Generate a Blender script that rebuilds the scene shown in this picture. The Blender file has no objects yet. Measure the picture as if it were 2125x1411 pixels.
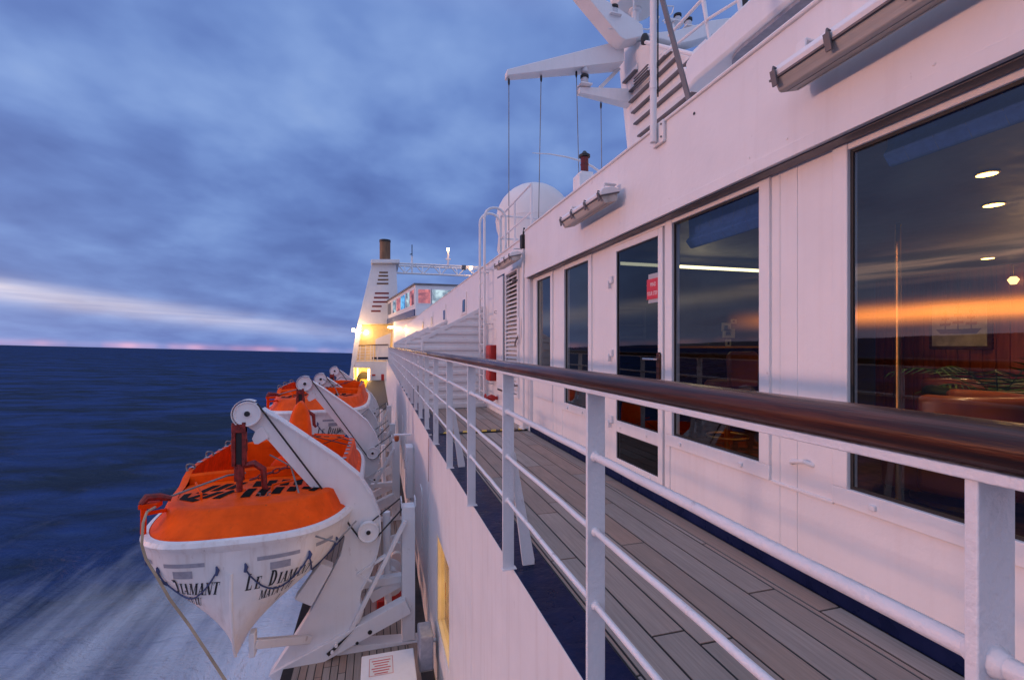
import bpy, bmesh, math, random
from mathutils import Vector, Matrix
random.seed(7)
R = math.radians
PI = math.pi
sc = bpy.context.scene
col = bpy.data.collections.new("ship"); sc.collection.children.link(col)

# ---------------------------------------------------------------- camera model (used to take real positions off the photo)
F, CX, HY, H = 980.0, 1062.5, 717.0, 1.2        # focal length in photo pixels, centre, level line, eye height
TH = math.atan((CX - 785.0) / F); CT, ST = math.cos(TH), math.sin(TH)
def ray(px, py):
    r, u = (px - CX) / F, (HY - py) / F
    return Vector((r * CT + ST, -r * ST + CT, u))
def onX(px, py, X):
    d = ray(px, py); t = X / d.x; return Vector((X, d.y * t, H + d.z * t))
def onY(px, py, Y):
    d = ray(px, py); t = Y / d.y; return Vector((d.x * t, Y, H + d.z * t))
def onZ(px, py, Z):
    d = ray(px, py); t = (Z - H) / d.z; return Vector((d.x * t, d.y * t, Z))

# ---------------------------------------------------------------- materials
def nt(m):
    m.use_nodes = True; t = m.node_tree; t.nodes.clear(); return t
class G:
    def __init__(s, t): s.t = t
    def n(s, ty, **k):
        o = s.t.nodes.new(ty)
        for a, b in k.items(): setattr(o, a, b)
        return o
    def put(s, sock, v):
        if isinstance(v, bpy.types.NodeSocket): s.t.links.new(v, sock)
        elif v is not None: sock.default_value = v
    def m(s, op, a, b=None, c=None, clamp=False):
        o = s.n('ShaderNodeMath', operation=op, use_clamp=clamp)
        s.put(o.inputs[0], a)
        if b is not None: s.put(o.inputs[1], b)
        if c is not None: s.put(o.inputs[2], c)
        return o.outputs[0]
    def mix(s, f, a, b, mode='MIX'):
        o = s.n('ShaderNodeMix', data_type='RGBA', blend_type=mode)
        s.put(o.inputs[0], f)
        s.put(o.inputs[6], a if isinstance(a, bpy.types.NodeSocket) else (*a, 1))
        s.put(o.inputs[7], b if isinstance(b, bpy.types.NodeSocket) else (*b, 1))
        return o.outputs[2]
    def noise(s, vec, scale, detail=4, rough=.55, dist=0):
        o = s.n('ShaderNodeTexNoise'); s.put(o.inputs['Vector'], vec)
        o.inputs['Scale'].default_value = scale; o.inputs['Detail'].default_value = detail
        o.inputs['Roughness'].default_value = rough; o.inputs['Distortion'].default_value = dist
        return o.outputs['Fac']
    def ramp(s, f, stops, interp='LINEAR'):
        o = s.n('ShaderNodeValToRGB'); s.put(o.inputs[0], f); e = o.color_ramp.elements
        o.color_ramp.interpolation = interp
        while len(e) < len(stops): e.new(.5)
        for k, (p, c) in enumerate(stops):
            e[k].position = p; e[k].color = (*c, 1) if len(c) == 3 else c
        return o.outputs[0]
    def mapr(s, v, a, b, c=0., d=1.):
        o = s.n('ShaderNodeMapRange', clamp=True); s.put(o.inputs[0], v)
        for i, q in zip((1, 2, 3, 4), (a, b, c, d)): o.inputs[i].default_value = q
        return o.outputs[0]
    def objc(s, scale=(1, 1, 1)):
        # world position: noise flows over neighbouring parts without a seam and differs from copy to copy
        g = s.n('ShaderNodeNewGeometry'); mp = s.n('ShaderNodeMapping'); mp.inputs['Scale'].default_value = scale
        s.t.links.new(g.outputs['Position'], mp.inputs['Vector']); return mp.outputs[0]
MATS = {}
def mat(name, color, rough=.5, metal=0, var=.06, vs=3, bump=.02, bs=60, bd=.01, streak=0, rust=0, coat=0, emit=None, estr=0, stretch=(1,1,1), spec=.5):
    m = bpy.data.materials.new(name); g = G(nt(m))
    out = g.n('ShaderNodeOutputMaterial'); b = g.n('ShaderNodeBsdfPrincipled'); g.t.links.new(b.outputs[0], out.inputs[0])
    c = tuple(color); v = g.objc(stretch)
    f = g.noise(v, vs, 5)
    cc = g.mix(g.mapr(f, .3, .7), tuple(x*(1-var) for x in c), tuple(min(1, x*(1+var)) for x in c))
    if streak:
        s1 = g.noise(g.objc((9, 9, .5)), 1.6, 4, .6)
        cc = g.mix(g.mapr(s1, .52, .78, 0, streak), cc, (c[0]*.62, c[1]*.5, c[2]*.42))
    if rust:
        s2 = g.noise(g.objc((1, 1, .35)), 11, 6, .7)
        cc = g.mix(g.mapr(s2, .70 - rust*.06, .76, 0, .75), cc, (.17, .07, .03))
    g.put(b.inputs['Base Color'], cc)
    b.inputs['Metallic'].default_value = metal; b.inputs['Specular IOR Level'].default_value = spec
    g.put(b.inputs['Roughness'], g.mapr(g.noise(v, 8, 3), .3, .7, max(.03, rough-.08), min(1, rough+.08)))
    if coat:
        b.inputs['Coat Weight'].default_value = coat; b.inputs['Coat Roughness'].default_value = .12
    if bump:
        bp = g.n('ShaderNodeBump'); bp.inputs['Strength'].default_value = min(1, bump*10); bp.inputs['Distance'].default_value = bd*.3
        g.put(bp.inputs['Height'], g.noise(v, bs, 3)); g.t.links.new(bp.outputs[0], b.inputs['Normal'])
    if emit:
        b.inputs['Emission Color'].default_value = (*emit, 1); b.inputs['Emission Strength'].default_value = estr
    MATS[name] = m; return m
mat('white', (.80,.78,.775), .38, var=.03, streak=.13, rust=.25, bump=.04, bs=22, bd=.02)
mat('hullwhite', (.78,.76,.75), .42, var=.04, streak=.28, rust=.5, bump=.03, bs=12, bd=.02)
mat('davit', (.74,.74,.75), .45, var=.04, streak=.15, rust=1.2, bump=.04, bs=90)
mat('rail', (.76,.75,.76), .38, var=.06, rust=1.35, bump=.09, bs=70, bd=.012)
mat('boatwhite', (.74,.73,.72), .36, var=.08, streak=.45, rust=1.0, bump=.02, bs=10)
mat('orange', (.90,.085,.002), .5, var=.22, vs=3.5, streak=.35, rust=1.1, bump=.03, bs=30, spec=.10)
mat('orange2', (.80,.045,.0), .65, spec=.1, var=.2, vs=6, bump=.04, bs=14, bd=.05)
mat('redpaint', (.48,.02,.015), .4, var=.15, bump=.03)
mat('redsteel', (.20,.014,.010), .5, var=.5, vs=20, rust=1, bump=.05)
mat('black', (.012,.012,.013), .5, var=.3)
mat('rubber', (.02,.02,.022), .65, var=.3)
mat('navy', (.006,.012,.050), .32, var=.3, vs=4, bump=.06, bs=16, bd=.03, spec=.12)
mat('navytrim', (.03,.07,.19), .4, var=.1)
mat('steel', (.5,.5,.52), .3, metal=.9, var=.1)
mat('greysteel', (.16,.15,.16), .5, metal=.3, var=.2)
mat('brass', (.55,.30,.09), .38, metal=1, var=.15)
mat('exhaust', (.17,.09,.045), .6, var=.45, vs=2, stretch=(1,1,.3))
mat('rope', (.32,.25,.17), .9, var=.3, bump=.1, bs=150)
mat('bluerope', (.05,.07,.16), .9, var=.3, bump=.1, bs=150)
mat('greyrope', (.22,.22,.22), .9, var=.3, bump=.1, bs=150)
mat('diffuser', (.50,.47,.43), .35, var=.28, vs=14, bump=.1, bs=220, bd=.006, stretch=(1,.05,1))
mat('greytape', (.30,.31,.36), .5, var=.15, vs=20)
mat('yellow', (.75,.47,.03), .5, var=.15, vs=14)
mat('signred', (.62,.03,.05), .4, var=.05)
mat('signgrey', (.42,.42,.44), .5)
mat('paper', (.75,.72,.68), .6)
mat('signtext', (.8,.78,.76), .5)
mat('redtext', (.55,.10,.10), .5)
mat('letter', (.02,.02,.025), .5)
mat('leather', (.36,.09,.025), .35, var=.2, coat=.2)
mat('greenleather', (.03,.04,.02), .4, var=.2)
mat('leaf', (.10,.20,.04), .5, var=.4, vs=20)
mat('blueblind', (.035,.11,.40), .8, var=.2, vs=30, bump=.08, bs=60)
mat('blindline', (.11,.16,.30), .8)
mat('ceiling', (.20,.19,.19), .55, var=.06)
mat('carpet', (.07,.025,.02), .95, var=.6, vs=9)
mat('darkwall', (.11,.12,.15), .6, var=.1)
mat('picture_paint', (.40,.36,.26), .6, var=.35, vs=6)
mat('varnish', (.060,.013,.005), .30, var=.75, vs=5, bump=.03, bs=40, spec=.35, coat=.18, stretch=(9,.45,9))
mat('panelling', (.24,.042,.013), .4, var=.4, vs=5, stretch=(3,3,.35), coat=.2)
mat('barwood', (.06,.018,.008), .3, var=.4, stretch=(1,1,6))
mat('radome', (.78,.76,.74), .5, var=.02, bump=0)
mat('lampglass', (.55,.55,.58), .15, var=.1)
mat('redglass', (.13,.004,.004), .12, var=.2)
mat('glow_warm', (.9,.7,.4), .5, emit=(1,.55,.16), estr=9)
mat('glow_lamp', (1,.85,.6), .5, emit=(1,.55,.22), estr=40)
mat('glow_tube', (1,.95,.7), .5, emit=(1,.83,.42), estr=3.2)
mat('glow_spot', (1,.95,.7), .5, emit=(1,.60,.22), estr=3.2)
mat('glow_window', (1,.8,.4), .5, emit=(1,.55,.10), estr=4.5)
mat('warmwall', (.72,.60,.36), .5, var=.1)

def glass(name, tint, base=.055):
    m = bpy.data.materials.new(name); g = G(nt(m))
    out = g.n('ShaderNodeOutputMaterial'); tr = g.n('ShaderNodeBsdfTransparent'); gl = g.n('ShaderNodeBsdfGlossy')
    tr.inputs[0].default_value = (*tint, 1); gl.inputs['Roughness'].default_value = .012; gl.inputs[0].default_value = (1,1,1,1)
    fr = g.n('ShaderNodeLayerWeight'); fr.inputs[0].default_value = .5
    bp = g.n('ShaderNodeBump'); bp.inputs['Strength'].default_value = .05; bp.inputs['Distance'].default_value = .02
    g.put(bp.inputs['Height'], g.noise(g.objc((1,1,.6)), 1.6, 2)); g.t.links.new(bp.outputs[0], gl.inputs['Normal'])
    mx = g.n('ShaderNodeMixShader'); g.put(mx.inputs[0], g.m('MULTIPLY_ADD', g.m('POWER', fr.outputs['Facing'], 5.0), .9, base, clamp=True))
    g.t.links.new(tr.outputs[0], mx.inputs[1]); g.t.links.new(gl.outputs[0], mx.inputs[2]); g.t.links.new(mx.outputs[0], out.inputs[0])
    MATS[name] = m
glass('glass', (.72,.74,.74), .075); glass('darkglass', (.10,.12,.16), .06)

def varnish():
    m = MATS['varnish']; g = G(m.node_tree); b = [n for n in m.node_tree.nodes if n.type == 'BSDF_PRINCIPLED'][0]
    v = g.objc((26, .9, 26)); f = g.noise(v, 2.2, 6, .65, .35); f2 = g.noise(g.objc((6,.5,6)), 2.0, 4)
    c = g.ramp(f, [(.32, (.014,.004,.002)), (.46, (.042,.009,.003)), (.56, (.10,.023,.006)), (.64, (.05,.011,.004)), (.74, (.10,.025,.007))])
    c = g.mix(g.mapr(f2, .45, .7, 0, .6), c, (.012,.004,.003)); g.put(b.inputs['Base Color'], c)
    g.put(b.inputs['Roughness'], g.mapr(f2, .3, .7, .22, .5))
varnish()
mat('grip', (.010,.010,.010), .9, var=.4, spec=.1)
def teak(name, ca, cb, cr):
    m = bpy.data.materials.new(name); g = G(nt(m))
    out = g.n('ShaderNodeOutputMaterial'); b = g.n('ShaderNodeBsdfPrincipled'); g.t.links.new(b.outputs[0], out.inputs[0])
    geo = g.n('ShaderNodeNewGeometry')
    c = g.ramp(geo.outputs['Random Per Island'], [(0, ca), (.45, cb), (.8, cr), (1, ca)])
    gr = g.noise(g.objc((55, 1.6, 1)), 1.5, 6, .65, .3)
    c = g.mix(g.mapr(gr, .35, .72, 0, .55), c, tuple(x*.45 for x in cb))
    st = g.noise(g.objc((3.0, 1.0, 1)), 1.8, 5, .6)
    c = g.mix(g.mapr(st, .5, .75, 0, .45), c, tuple(x*.6 for x in ca))
    lg = g.noise(g.objc((30, 4, 1)), 2.0, 3)
    c = g.mix(g.mapr(lg, .56, .8, 0, .35), c, (.42,.36,.31))
    g.put(b.inputs['Base Color'], c); g.put(b.inputs['Roughness'], g.mapr(st, .3, .7, .45, .75))
    bp = g.n('ShaderNodeBump'); bp.inputs['Strength'].default_value = .35; bp.inputs['Distance'].default_value = .003
    g.put(bp.inputs['Height'], gr); g.t.links.new(bp.outputs[0], b.inputs['Normal'])
    MATS[name] = m
teak('teak', (.44,.37,.32), (.33,.275,.235), (.42,.27,.20))

# ---------------------------------------------------------------- mesh builder
class M:
    def __init__(s): s.v, s.f = [], []
    def add(s, vs, fs):
        k = len(s.v); s.v += [tuple(v) for v in vs]; s.f += [tuple(k+i for i in f) for f in fs]; return s
    def box(s, a, b):
        (x0,y0,z0),(x1,y1,z1) = [tuple(min(p,q) for p,q in zip(a,b)), tuple(max(p,q) for p,q in zip(a,b))]
        vs = [(x0,y0,z0),(x1,y0,z0),(x1,y1,z0),(x0,y1,z0),(x0,y0,z1),(x1,y0,z1),(x1,y1,z1),(x0,y1,z1)]
        return s.add(vs, [(0,3,2,1),(4,5,6,7),(0,1,5,4),(1,2,6,5),(2,3,7,6),(3,0,4,7)])
    def bar(s, a, b, w, h, up=(0,0,1)):
        a, b = Vector(a), Vector(b); d = (b-a).normalized(); u = Vector(up)
        if abs(d.dot(u)) > .98: u = Vector((0,1,0))
        sx = d.cross(u).normalized()*w/2; sy = sx.cross(d).normalized()*h/2
        vs = [p+q for p in (a,b) for q in (-sx-sy, sx-sy, sx+sy, -sx+sy)]
        return s.add(vs, [(3,2,1,0),(4,5,6,7),(0,1,5,4),(1,2,6,5),(2,3,7,6),(3,0,4,7)])
    def tube(s, pts, r, n=10, cap=True):
        pts = [Vector(p) for p in pts]; rs = r if isinstance(r, (list,tuple)) else [r]*len(pts)
        k = len(s.v); prev = None
        for i, p in enumerate(pts):
            if i == 0: d = pts[1]-p
            elif i == len(pts)-1: d = p-pts[i-1]
            else: d = (pts[i+1]-p).normalized()+(p-pts[i-1]).normalized()
            d.normalize()
            if prev is None:
                u = Vector((0,0,1)) if abs(d.z) < .9 else Vector((0,1,0)); a = d.cross(u).normalized()
            else: a = (prev - d*prev.dot(d)).normalized()
            prev = a; b = d.cross(a)
            for j in range(n):
                t = 2*PI*j/n; s.v.append(tuple(p + (a*math.cos(t)+b*math.sin(t))*rs[i]))
        for i in range(len(pts)-1):
            for j in range(n):
                j2 = (j+1) % n; s.f.append((k+i*n+j, k+i*n+j2, k+(i+1)*n+j2, k+(i+1)*n+j))
        if cap:
            s.f.append(tuple(k+j for j in reversed(range(n)))); s.f.append(tuple(k+(len(pts)-1)*n+j for j in range(n)))
        return s
    def lathe(s, prof, c=(0,0,0), n=24, axis='Z', closed=False):
        k = len(s.v)
        for r, h in prof:
            for j in range(n):
                t = 2*PI*j/n; x, y = r*math.cos(t), r*math.sin(t)
                p = (x,y,h) if axis == 'Z' else ((x,h,y) if axis == 'Y' else (h,x,y))
                s.v.append((p[0]+c[0], p[1]+c[1], p[2]+c[2]))
        for i in range(len(prof)-1):
            for j in range(n):
                j2 = (j+1) % n; s.f.append((k+i*n+j, k+i*n+j2, k+(i+1)*n+j2, k+(i+1)*n+j))
        s.f.append(tuple(k+j for j in reversed(range(n)))); s.f.append(tuple(k+(len(prof)-1)*n+j for j in range(n)))
        return s
    def prism(s, poly, lo, hi, plane='XZ'):
        # poly: 2-D outline, extruded between lo and hi along the remaining axis
        def P(a, b, h): return {'XZ': (a,h,b), 'YZ': (h,a,b), 'XY': (a,b,h)}[plane]
        n = len(poly)
        vs = [P(a,b,lo) for a,b in poly]+[P(a,b,hi) for a,b in poly]
        return s.add(vs, [tuple(range(n)), tuple(range(2*n-1, n-1, -1))]+[(i, i+n, (i+1)%n+n, (i+1)%n) for i in range(n)])
    def quad(s, a, b, c, d): return s.add([a,b,c,d], [(0,1,2,3)])
    def build(s, name, m, parent=None, bevel=0, smooth=False, segs=2, loc=None):
        me = bpy.data.meshes.new(name); me.from_pydata(s.v, [], s.f); me.update()
        bm = bmesh.new(); bm.from_mesh(me); bmesh.ops.recalc_face_normals(bm, faces=bm.faces); bm.to_mesh(me); bm.free()
        o = bpy.data.objects.new(name, me); col.objects.link(o)
        if isinstance(m, (list, tuple)):
            for x in m: me.materials.append(MATS[x])
        else: me.materials.append(MATS[m])
        if smooth:
            me.polygons.foreach_set('use_smooth', [True]*len(me.polygons))
            try: me.set_sharp_from_angle(angle=R(38))
            except Exception: pass
        if bevel:
            b = o.modifiers.new('bevel', 'BEVEL'); b.width = bevel; b.segments = segs; b.limit_method = 'ANGLE'; b.angle_limit = R(35)
            me.polygons.foreach_set('use_smooth', [True]*len(me.polygons))
            try: me.set_sharp_from_angle(angle=R(38))
            except Exception: pass
            b.harden_normals = False
        if parent: o.parent = parent
        if loc: o.location = loc
        return o
def tag(o, label=None, cat=None, group=None, kind=None):
    if label: o['label'] = label
    if cat: o['category'] = cat
    if group: o['group'] = group
    if kind: o['kind'] = kind
    return o
def thing(name, label, cat, group=None, loc=(0,0,0)):
    o = bpy.data.objects.new(name, None); col.objects.link(o); o.location = loc; o.empty_display_size = .1
    return tag(o, label, cat, group)
def copy_tree(o, parent=None):
    c = o.copy(); col.objects.link(c); c.parent = parent
    for ch in [k for k in bpy.data.objects if k.parent == o]: copy_tree(ch, c)
    return c
def text_mesh(txt, size=1., shear=0., bold=0., sx=1.):
    cu = bpy.data.curves.new('txt', 'FONT'); cu.body = txt; cu.size = size; cu.shear = shear; cu.offset = bold
    cu.align_x = 'LEFT'; cu.resolution_u = 3
    o = bpy.data.objects.new('txt', cu); col.objects.link(o)
    dg = bpy.context.evaluated_depsgraph_get(); me = bpy.data.meshes.new_from_object(o.evaluated_get(dg))
    vs = [(v.co.x*sx, v.co.y) for v in me.vertices]; fs = [tuple(p.vertices) for p in me.polygons]
    bpy.data.objects.remove(o); bpy.data.curves.remove(cu); bpy.data.meshes.remove(me)
    return vs, fs
def serif_mesh(txt, size=1., shear=0., sx=1.):
    # condensed serif capitals: heavy stems, hairlines and slab feet
    T, t, s = .20, .06, .05
    def q(*p): return [(p, )]
    def rect(x0,y0,x1,y1): return [(x0,y0),(x1,y0),(x1,y1),(x0,y1)]
    def slab(xc,y,w=.34): return rect(xc-w/2, y, xc+w/2, y+s)
    def stroke(x0,x1,w): return [(x0-w/2,0),(x0+w/2,0),(x1+w/2,1),(x1-w/2,1)]
    G_ = {
     'L': (.62,[rect(.10,0,.30,1),slab(.2,0),slab(.2,1-s),rect(.2,0,.58,s+.02),[(.50,0),(.60,0),(.60,.30),(.57,.30)]]),
     'E': (.66,[rect(.10,0,.30,1),slab(.2,0),slab(.2,1-s),rect(.2,0,.58,s+.01),rect(.2,1-s-.01,.58,1),rect(.2,.48,.46,.54),[(.50,0),(.61,0),(.61,.26),(.58,.26)],[(.50,1),(.58,1),(.58,.76),(.55,.76)],rect(.43,.38,.47,.64)]),
     'I': (.36,[rect(.08,0,.28,1),slab(.18,0),slab(.18,1-s)]),
     'T': (.66,[rect(.23,0,.43,1),slab(.33,0),rect(.02,1-s-.01,.64,1),[(.02,1),(.08,1),(.05,.74),(.02,.74)],[(.58,1),(.64,1),(.64,.74),(.61,.74)]]),
     'A': (.74,[stroke(.14,.36,t),stroke(.58,.36,T),rect(.2,.28,.52,.34),slab(.13,0,.24),slab(.59,0,.32)]),
     'M': (.98,[rect(.12,0,.18,1),rect(.72,0,.92,1),[(.10,1),(.30,1),(.56,.0),(.44,.0)],[(.44,0),(.52,0),(.78,1),(.72,1)],slab(.15,0,.24),slab(.82,0,.32),slab(.15,1-s,.24),slab(.84,1-s,.28)]),
     'N': (.80,[rect(.12,0,.18,1),rect(.62,0,.68,1),[(.08,1),(.28,1),(.68,.0),(.50,.0)],slab(.15,0,.24),slab(.15,1-s,.24),slab(.65,1-s,.24)]),
     'U': (.78,[rect(.10,.2,.30,1),rect(.60,.2,.66,1),slab(.2,1-s),slab(.63,1-s,.24)]),
     'D': (.76,[rect(.10,0,.30,1),slab(.16,0,.24),slab(.16,1-s,.24)]),
     ' ': (.40,[])}
    vs, fs, x = [], [], 0.
    for ch in txt:
        w, polys = G_[ch]; polys = list(polys)
        if ch == 'D':
            for i in range(10):
                a, b = R(-90+18*i), R(-72+18*i)
                polys.append([(.30+.38*math.cos(a)*.0+.36*math.cos(a)*1.0, .5+.5*math.sin(a)), (.30+.36*math.cos(b), .5+.5*math.sin(b)), (.26+.20*math.cos(b), .5+.44*math.sin(b)), (.26+.20*math.cos(a), .5+.44*math.sin(a))])
        if ch == 'U':
            for i in range(8):
                a, b = R(180+22.5*i), R(202.5+22.5*i)
                polys.append([(.38+.28*math.cos(a), .22+.22*math.sin(a)), (.38+.28*math.cos(b), .22+.22*math.sin(b)), (.45+.16*math.cos(b), .22+.15*math.sin(b)), (.45+.16*math.cos(a), .22+.15*math.sin(a))])
        for p in polys:
            k = len(vs); vs += [((x+px+shear*py)*size*sx, py*size) for px, py in p]; fs.append(tuple(range(k, k+len(p))))
        x += w
    return vs, fs
def glowmat(name, c1, c2, s1, s2, vs):
    m = bpy.data.materials.new(name); g = G(nt(m)); out = g.n('ShaderNodeOutputMaterial'); e = g.n('ShaderNodeEmission')
    f = g.mapr(g.noise(g.objc((1,1,1.4)), vs, 4, .6, .4), .36, .64)
    g.put(e.inputs[0], g.mix(f, c1, c2)); g.put(e.inputs[1], g.mapr(f, 0, 1, s1, s2)); g.t.links.new(e.outputs[0], out.inputs[0]); MATS[name] = m
glowmat('glow_window', (1,.40,.04), (1,.62,.16), 2.4, 6.5, 2.2)
glowmat('glow_pink', (.55,.25,.42), (1,.30,.30), .25, .9, .9)
glowmat('glow_blue', (.10,.28,.75), (.20,.62,1), .5, 1.3, .9)
glowmat('glow_cyan', (.25,.35,.60), (.65,.85,.95), .25, .95, .8)
def arc(c, r, a0, a1, n=8, plane='XZ'):
    out = []
    for i in range(n+1):
        t = R(a0+(a1-a0)*i/n); u, v = r*math.cos(t), r*math.sin(t)
        out.append({'XZ': (c[0]+u, c[1], c[2]+v), 'YZ': (c[0], c[1]+u, c[2]+v), 'XY': (c[0]+u, c[1]+v, c[2])}[plane])
    return out
def sag(a, b, drop, n=10):
    a, b = Vector(a), Vector(b)
    return [a.lerp(b, i/n) - Vector((0,0, drop*4*(i/n)*(1-i/n))) for i in range(n+1)]
# ================================================================ sky, sun, camera
SEAN = None
def world():
    global SEAN
    a, b = -23.7/F, -.0233                      # the sea horizon in the ship's frame: the ship lists a little
    n = Vector((-b, 1, -a))                     # right, up, forward
    n = Vector((n.x*CT + n.z*ST, -n.x*ST + n.z*CT, n.y)).normalized(); SEAN = n
    w = bpy.data.worlds.new("World"); sc.world = w; w.use_nodes = True; t = w.node_tree; t.nodes.clear(); g = G(t)
    out = g.n('ShaderNodeOutputWorld'); bg = g.n('ShaderNodeBackground'); t.links.new(bg.outputs[0], out.inputs[0])
    tc = g.n('ShaderNodeTexCoord'); V = tc.outputs['Generated']
    dt = g.n('ShaderNodeVectorMath', operation='DOT_PRODUCT'); t.links.new(V, dt.inputs[0]); dt.inputs[1].default_value = n
    e = dt.outputs['Value']
    sp = g.n('ShaderNodeSeparateXYZ'); t.links.new(V, sp.inputs[0]); x, y = sp.outputs[0], sp.outputs[1]
    az = g.m('ARCTAN2', x, y)
    ep = g.m('MAXIMUM', e, 0.0)
    den = g.m('ADD', ep, .24)
    cv = g.n('ShaderNodeCombineXYZ'); g.put(cv.inputs[0], g.m('DIVIDE', x, den)); g.put(cv.inputs[1], g.m('DIVIDE', y, den))
    mp = g.n('ShaderNodeMapping'); mp.inputs['Scale'].default_value = (1.45, 1.35, 1); mp.inputs['Rotation'].default_value = (0,0,R(-30)); mp.inputs['Location'].default_value = (3.1, 1.7, 0)
    t.links.new(cv.outputs[0], mp.inputs[0])
    n1 = g.noise(mp.outputs[0], 1.5, 4, .50, .1); n2 = g.noise(mp.outputs[0], .28, 3, .5, .2); n3 = g.noise(mp.outputs[0], 3.2, 4, .55, .2)
    f = g.m('ADD', g.m('ADD', g.m('MULTIPLY', n1, .55), g.m('MULTIPLY', n2, .35)), g.m('MULTIPLY', n3, .13))
    c = g.ramp(f, [(.39, (.088,.152,.420)), (.47, (.120,.206,.515)), (.53, (.160,.268,.600)), (.60, (.215,.340,.680)), (.70, (.30,.43,.74))])
    # clearer, bluer air towards the horizon
    hz = g.m('POWER', 2.718, g.m('MULTIPLY', g.m('POWER', g.m('DIVIDE', ep, .17), 1.5), -1.0))
    hn = g.ramp(n1, [(.35, (.115,.190,.50)), (.6, (.170,.275,.63))])
    c = g.mix(g.m('MULTIPLY', hz, .75), c, hn)
    # fill light added to the sky overhead and astern, above and behind the view
    c = g.mix(1.0, c, g.mix(g.mapr(e, .58, .95), (0,0,0), OVER_FILL), 'ADD'); c = g.mix(1.0, c, g.mix(g.mapr(y, -.75, .0, 1, 0), (0,0,0), ASTERN_FILL), 'ADD')
    def gauss(v, mu, s):
        d = g.m('DIVIDE', g.m('SUBTRACT', v, mu), s); return g.m('POWER', 2.718, g.m('MULTIPLY', g.m('MULTIPLY', d, d), -1.0))
    def addc(c, f, colr):
        return g.mix(1.0, c, g.mix(f, (0,0,0), colr), 'ADD')
    na = g.m('MULTIPLY', az, -1.0)
    # pale gap in the cloud, rising to the left
    ec = g.m('MULTIPLY_ADD', na, .085, .032)
    sx = g.n('ShaderNodeCombineXYZ'); g.put(sx.inputs[0], g.m('MULTIPLY', az, 3.0)); g.put(sx.inputs[1], g.m('MULTIPLY', e, 60.0))
    nb = g.noise(sx.outputs[0], 1.2, 4, .55, .2)
    gap = g.m('MULTIPLY', gauss(e, ec, .015), g.mapr(na, .02, .6, .10, 1.0))
    gap = g.m('MULTIPLY', gap, g.mapr(nb, .25, .6, .45, 1.05))
    c = addc(c, gap, (.60,.46,.27))
    # dark cloud foot under the gap and thin pink at the sea line
    pk = g.m('MULTIPLY', gauss(e, .004, .0055), g.mapr(na, -.05, .35, 0, 1))
    ns = g.n('ShaderNodeCombineXYZ'); g.put(ns.inputs[0], g.m('MULTIPLY', az, 9.0))
    pk = g.m('MULTIPLY', pk, g.mapr(g.noise(ns.outputs[0], 1.3, 2), .42, .62, .15, 1.0))
    c = addc(c, pk, (.55,.16,.05))
    # the sunset, abeam to port and outside the picture: a thin fiery band with lit cloud above it
    a0 = 1.45
    gz = g.m('MULTIPLY', g.mapr(na, .70, 1.02), g.mapr(na, 1.75, 2.25, 1, 0))
    band = g.m('MULTIPLY', gauss(e, .038, .0135), g.m('MULTIPLY', gz, g.mapr(nb, .2, .6, .7, 1.1)))
    c = addc(c, band, (1., .25, .03)) if False else g.mix(1.0, c, g.mix(band, (0,0,0), (SUNB[0], SUNB[1], SUNB[2])), 'ADD')
    up = g.m('MULTIPLY', gauss(e, .115, .022), g.m('MULTIPLY', gz, g.mapr(nb, .4, .65, 0, 1)))
    c = g.mix(1.0, c, g.mix(up, (0,0,0), (2.6,1.3,.75)), 'ADD')
    gw = gauss(na, a0, .62)
    glow = g.m('MULTIPLY', gw, g.m('POWER', 2.718, g.m('MULTIPLY', ep, -3.2)))
    c = g.mix(1.0, c, g.mix(glow, (0,0,0), GLOW), 'ADD')
    below = g.m('LESS_THAN', e, 0.0)
    c = g.mix(below, c, (.012,.022,.07))
    # a trace of real twilight sky behind the cloud
    sky = g.n('ShaderNodeTexSky', sky_type='NISHITA'); sky.sun_disc = False; sky.sun_elevation = R(2.5); sky.sun_rotation = R(-76)
    c = g.mix(1.0, c, g.mix(1.0, sky.outputs[0], (.012,.012,.012), 'MULTIPLY'), 'ADD')
    t.links.new(c, bg.inputs[0]); bg.inputs[1].default_value = 1.0
    w.cycles.sampling_method = 'MANUAL'; w.cycles.sample_map_resolution = 2048
SUNB = (19.0, 5.2, .50); GLOW = (.36,.34,.40); OVER_FILL = (.40,.42,.46); ASTERN_FILL = (.33,.29,.27)
world()
sun = bpy.data.lights.new('sun', 'SUN'); sun.energy = 1.18; sun.angle = R(6); sun.color = (1,.60,.52)
so = bpy.data.objects.new('sun', sun); sc.collection.objects.link(so)
az, el = R(-82), R(2.5)
so.rotation_euler = Vector((math.sin(az)*math.cos(el), math.cos(az)*math.cos(el), math.sin(el))).to_track_quat('Z', 'Y').to_euler()
cam = bpy.data.cameras.new('camera'); co = bpy.data.objects.new('camera', cam); sc.collection.objects.link(co); sc.camera = co
co.location = (0,0,H); co.rotation_euler = (R(90), 0, -TH); cam.sensor_width = 36; cam.lens = F/2125*36
cam.shift_y = (HY-705.5)/2125; cam.clip_start = .05; cam.clip_end = 60000
sc.view_settings.view_transform = 'Standard'; sc.view_settings.look = 'None'; sc.view_settings.gamma = 1; sc.view_settings.exposure = 0
sc.cycles.max_bounces = 8; sc.cycles.transparent_max_bounces = 12; sc.cycles.use_denoising = True
sc.cycles.sample_clamp_indirect = 4.0
def lamp(name, loc, power, color=(1,.62,.25), size=.08):
    l = bpy.data.lights.new(name, 'POINT'); l.energy = power; l.color = color; l.shadow_soft_size = size
    o = bpy.data.objects.new(name, l); sc.collection.objects.link(o); o.location = loc; return o

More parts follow.
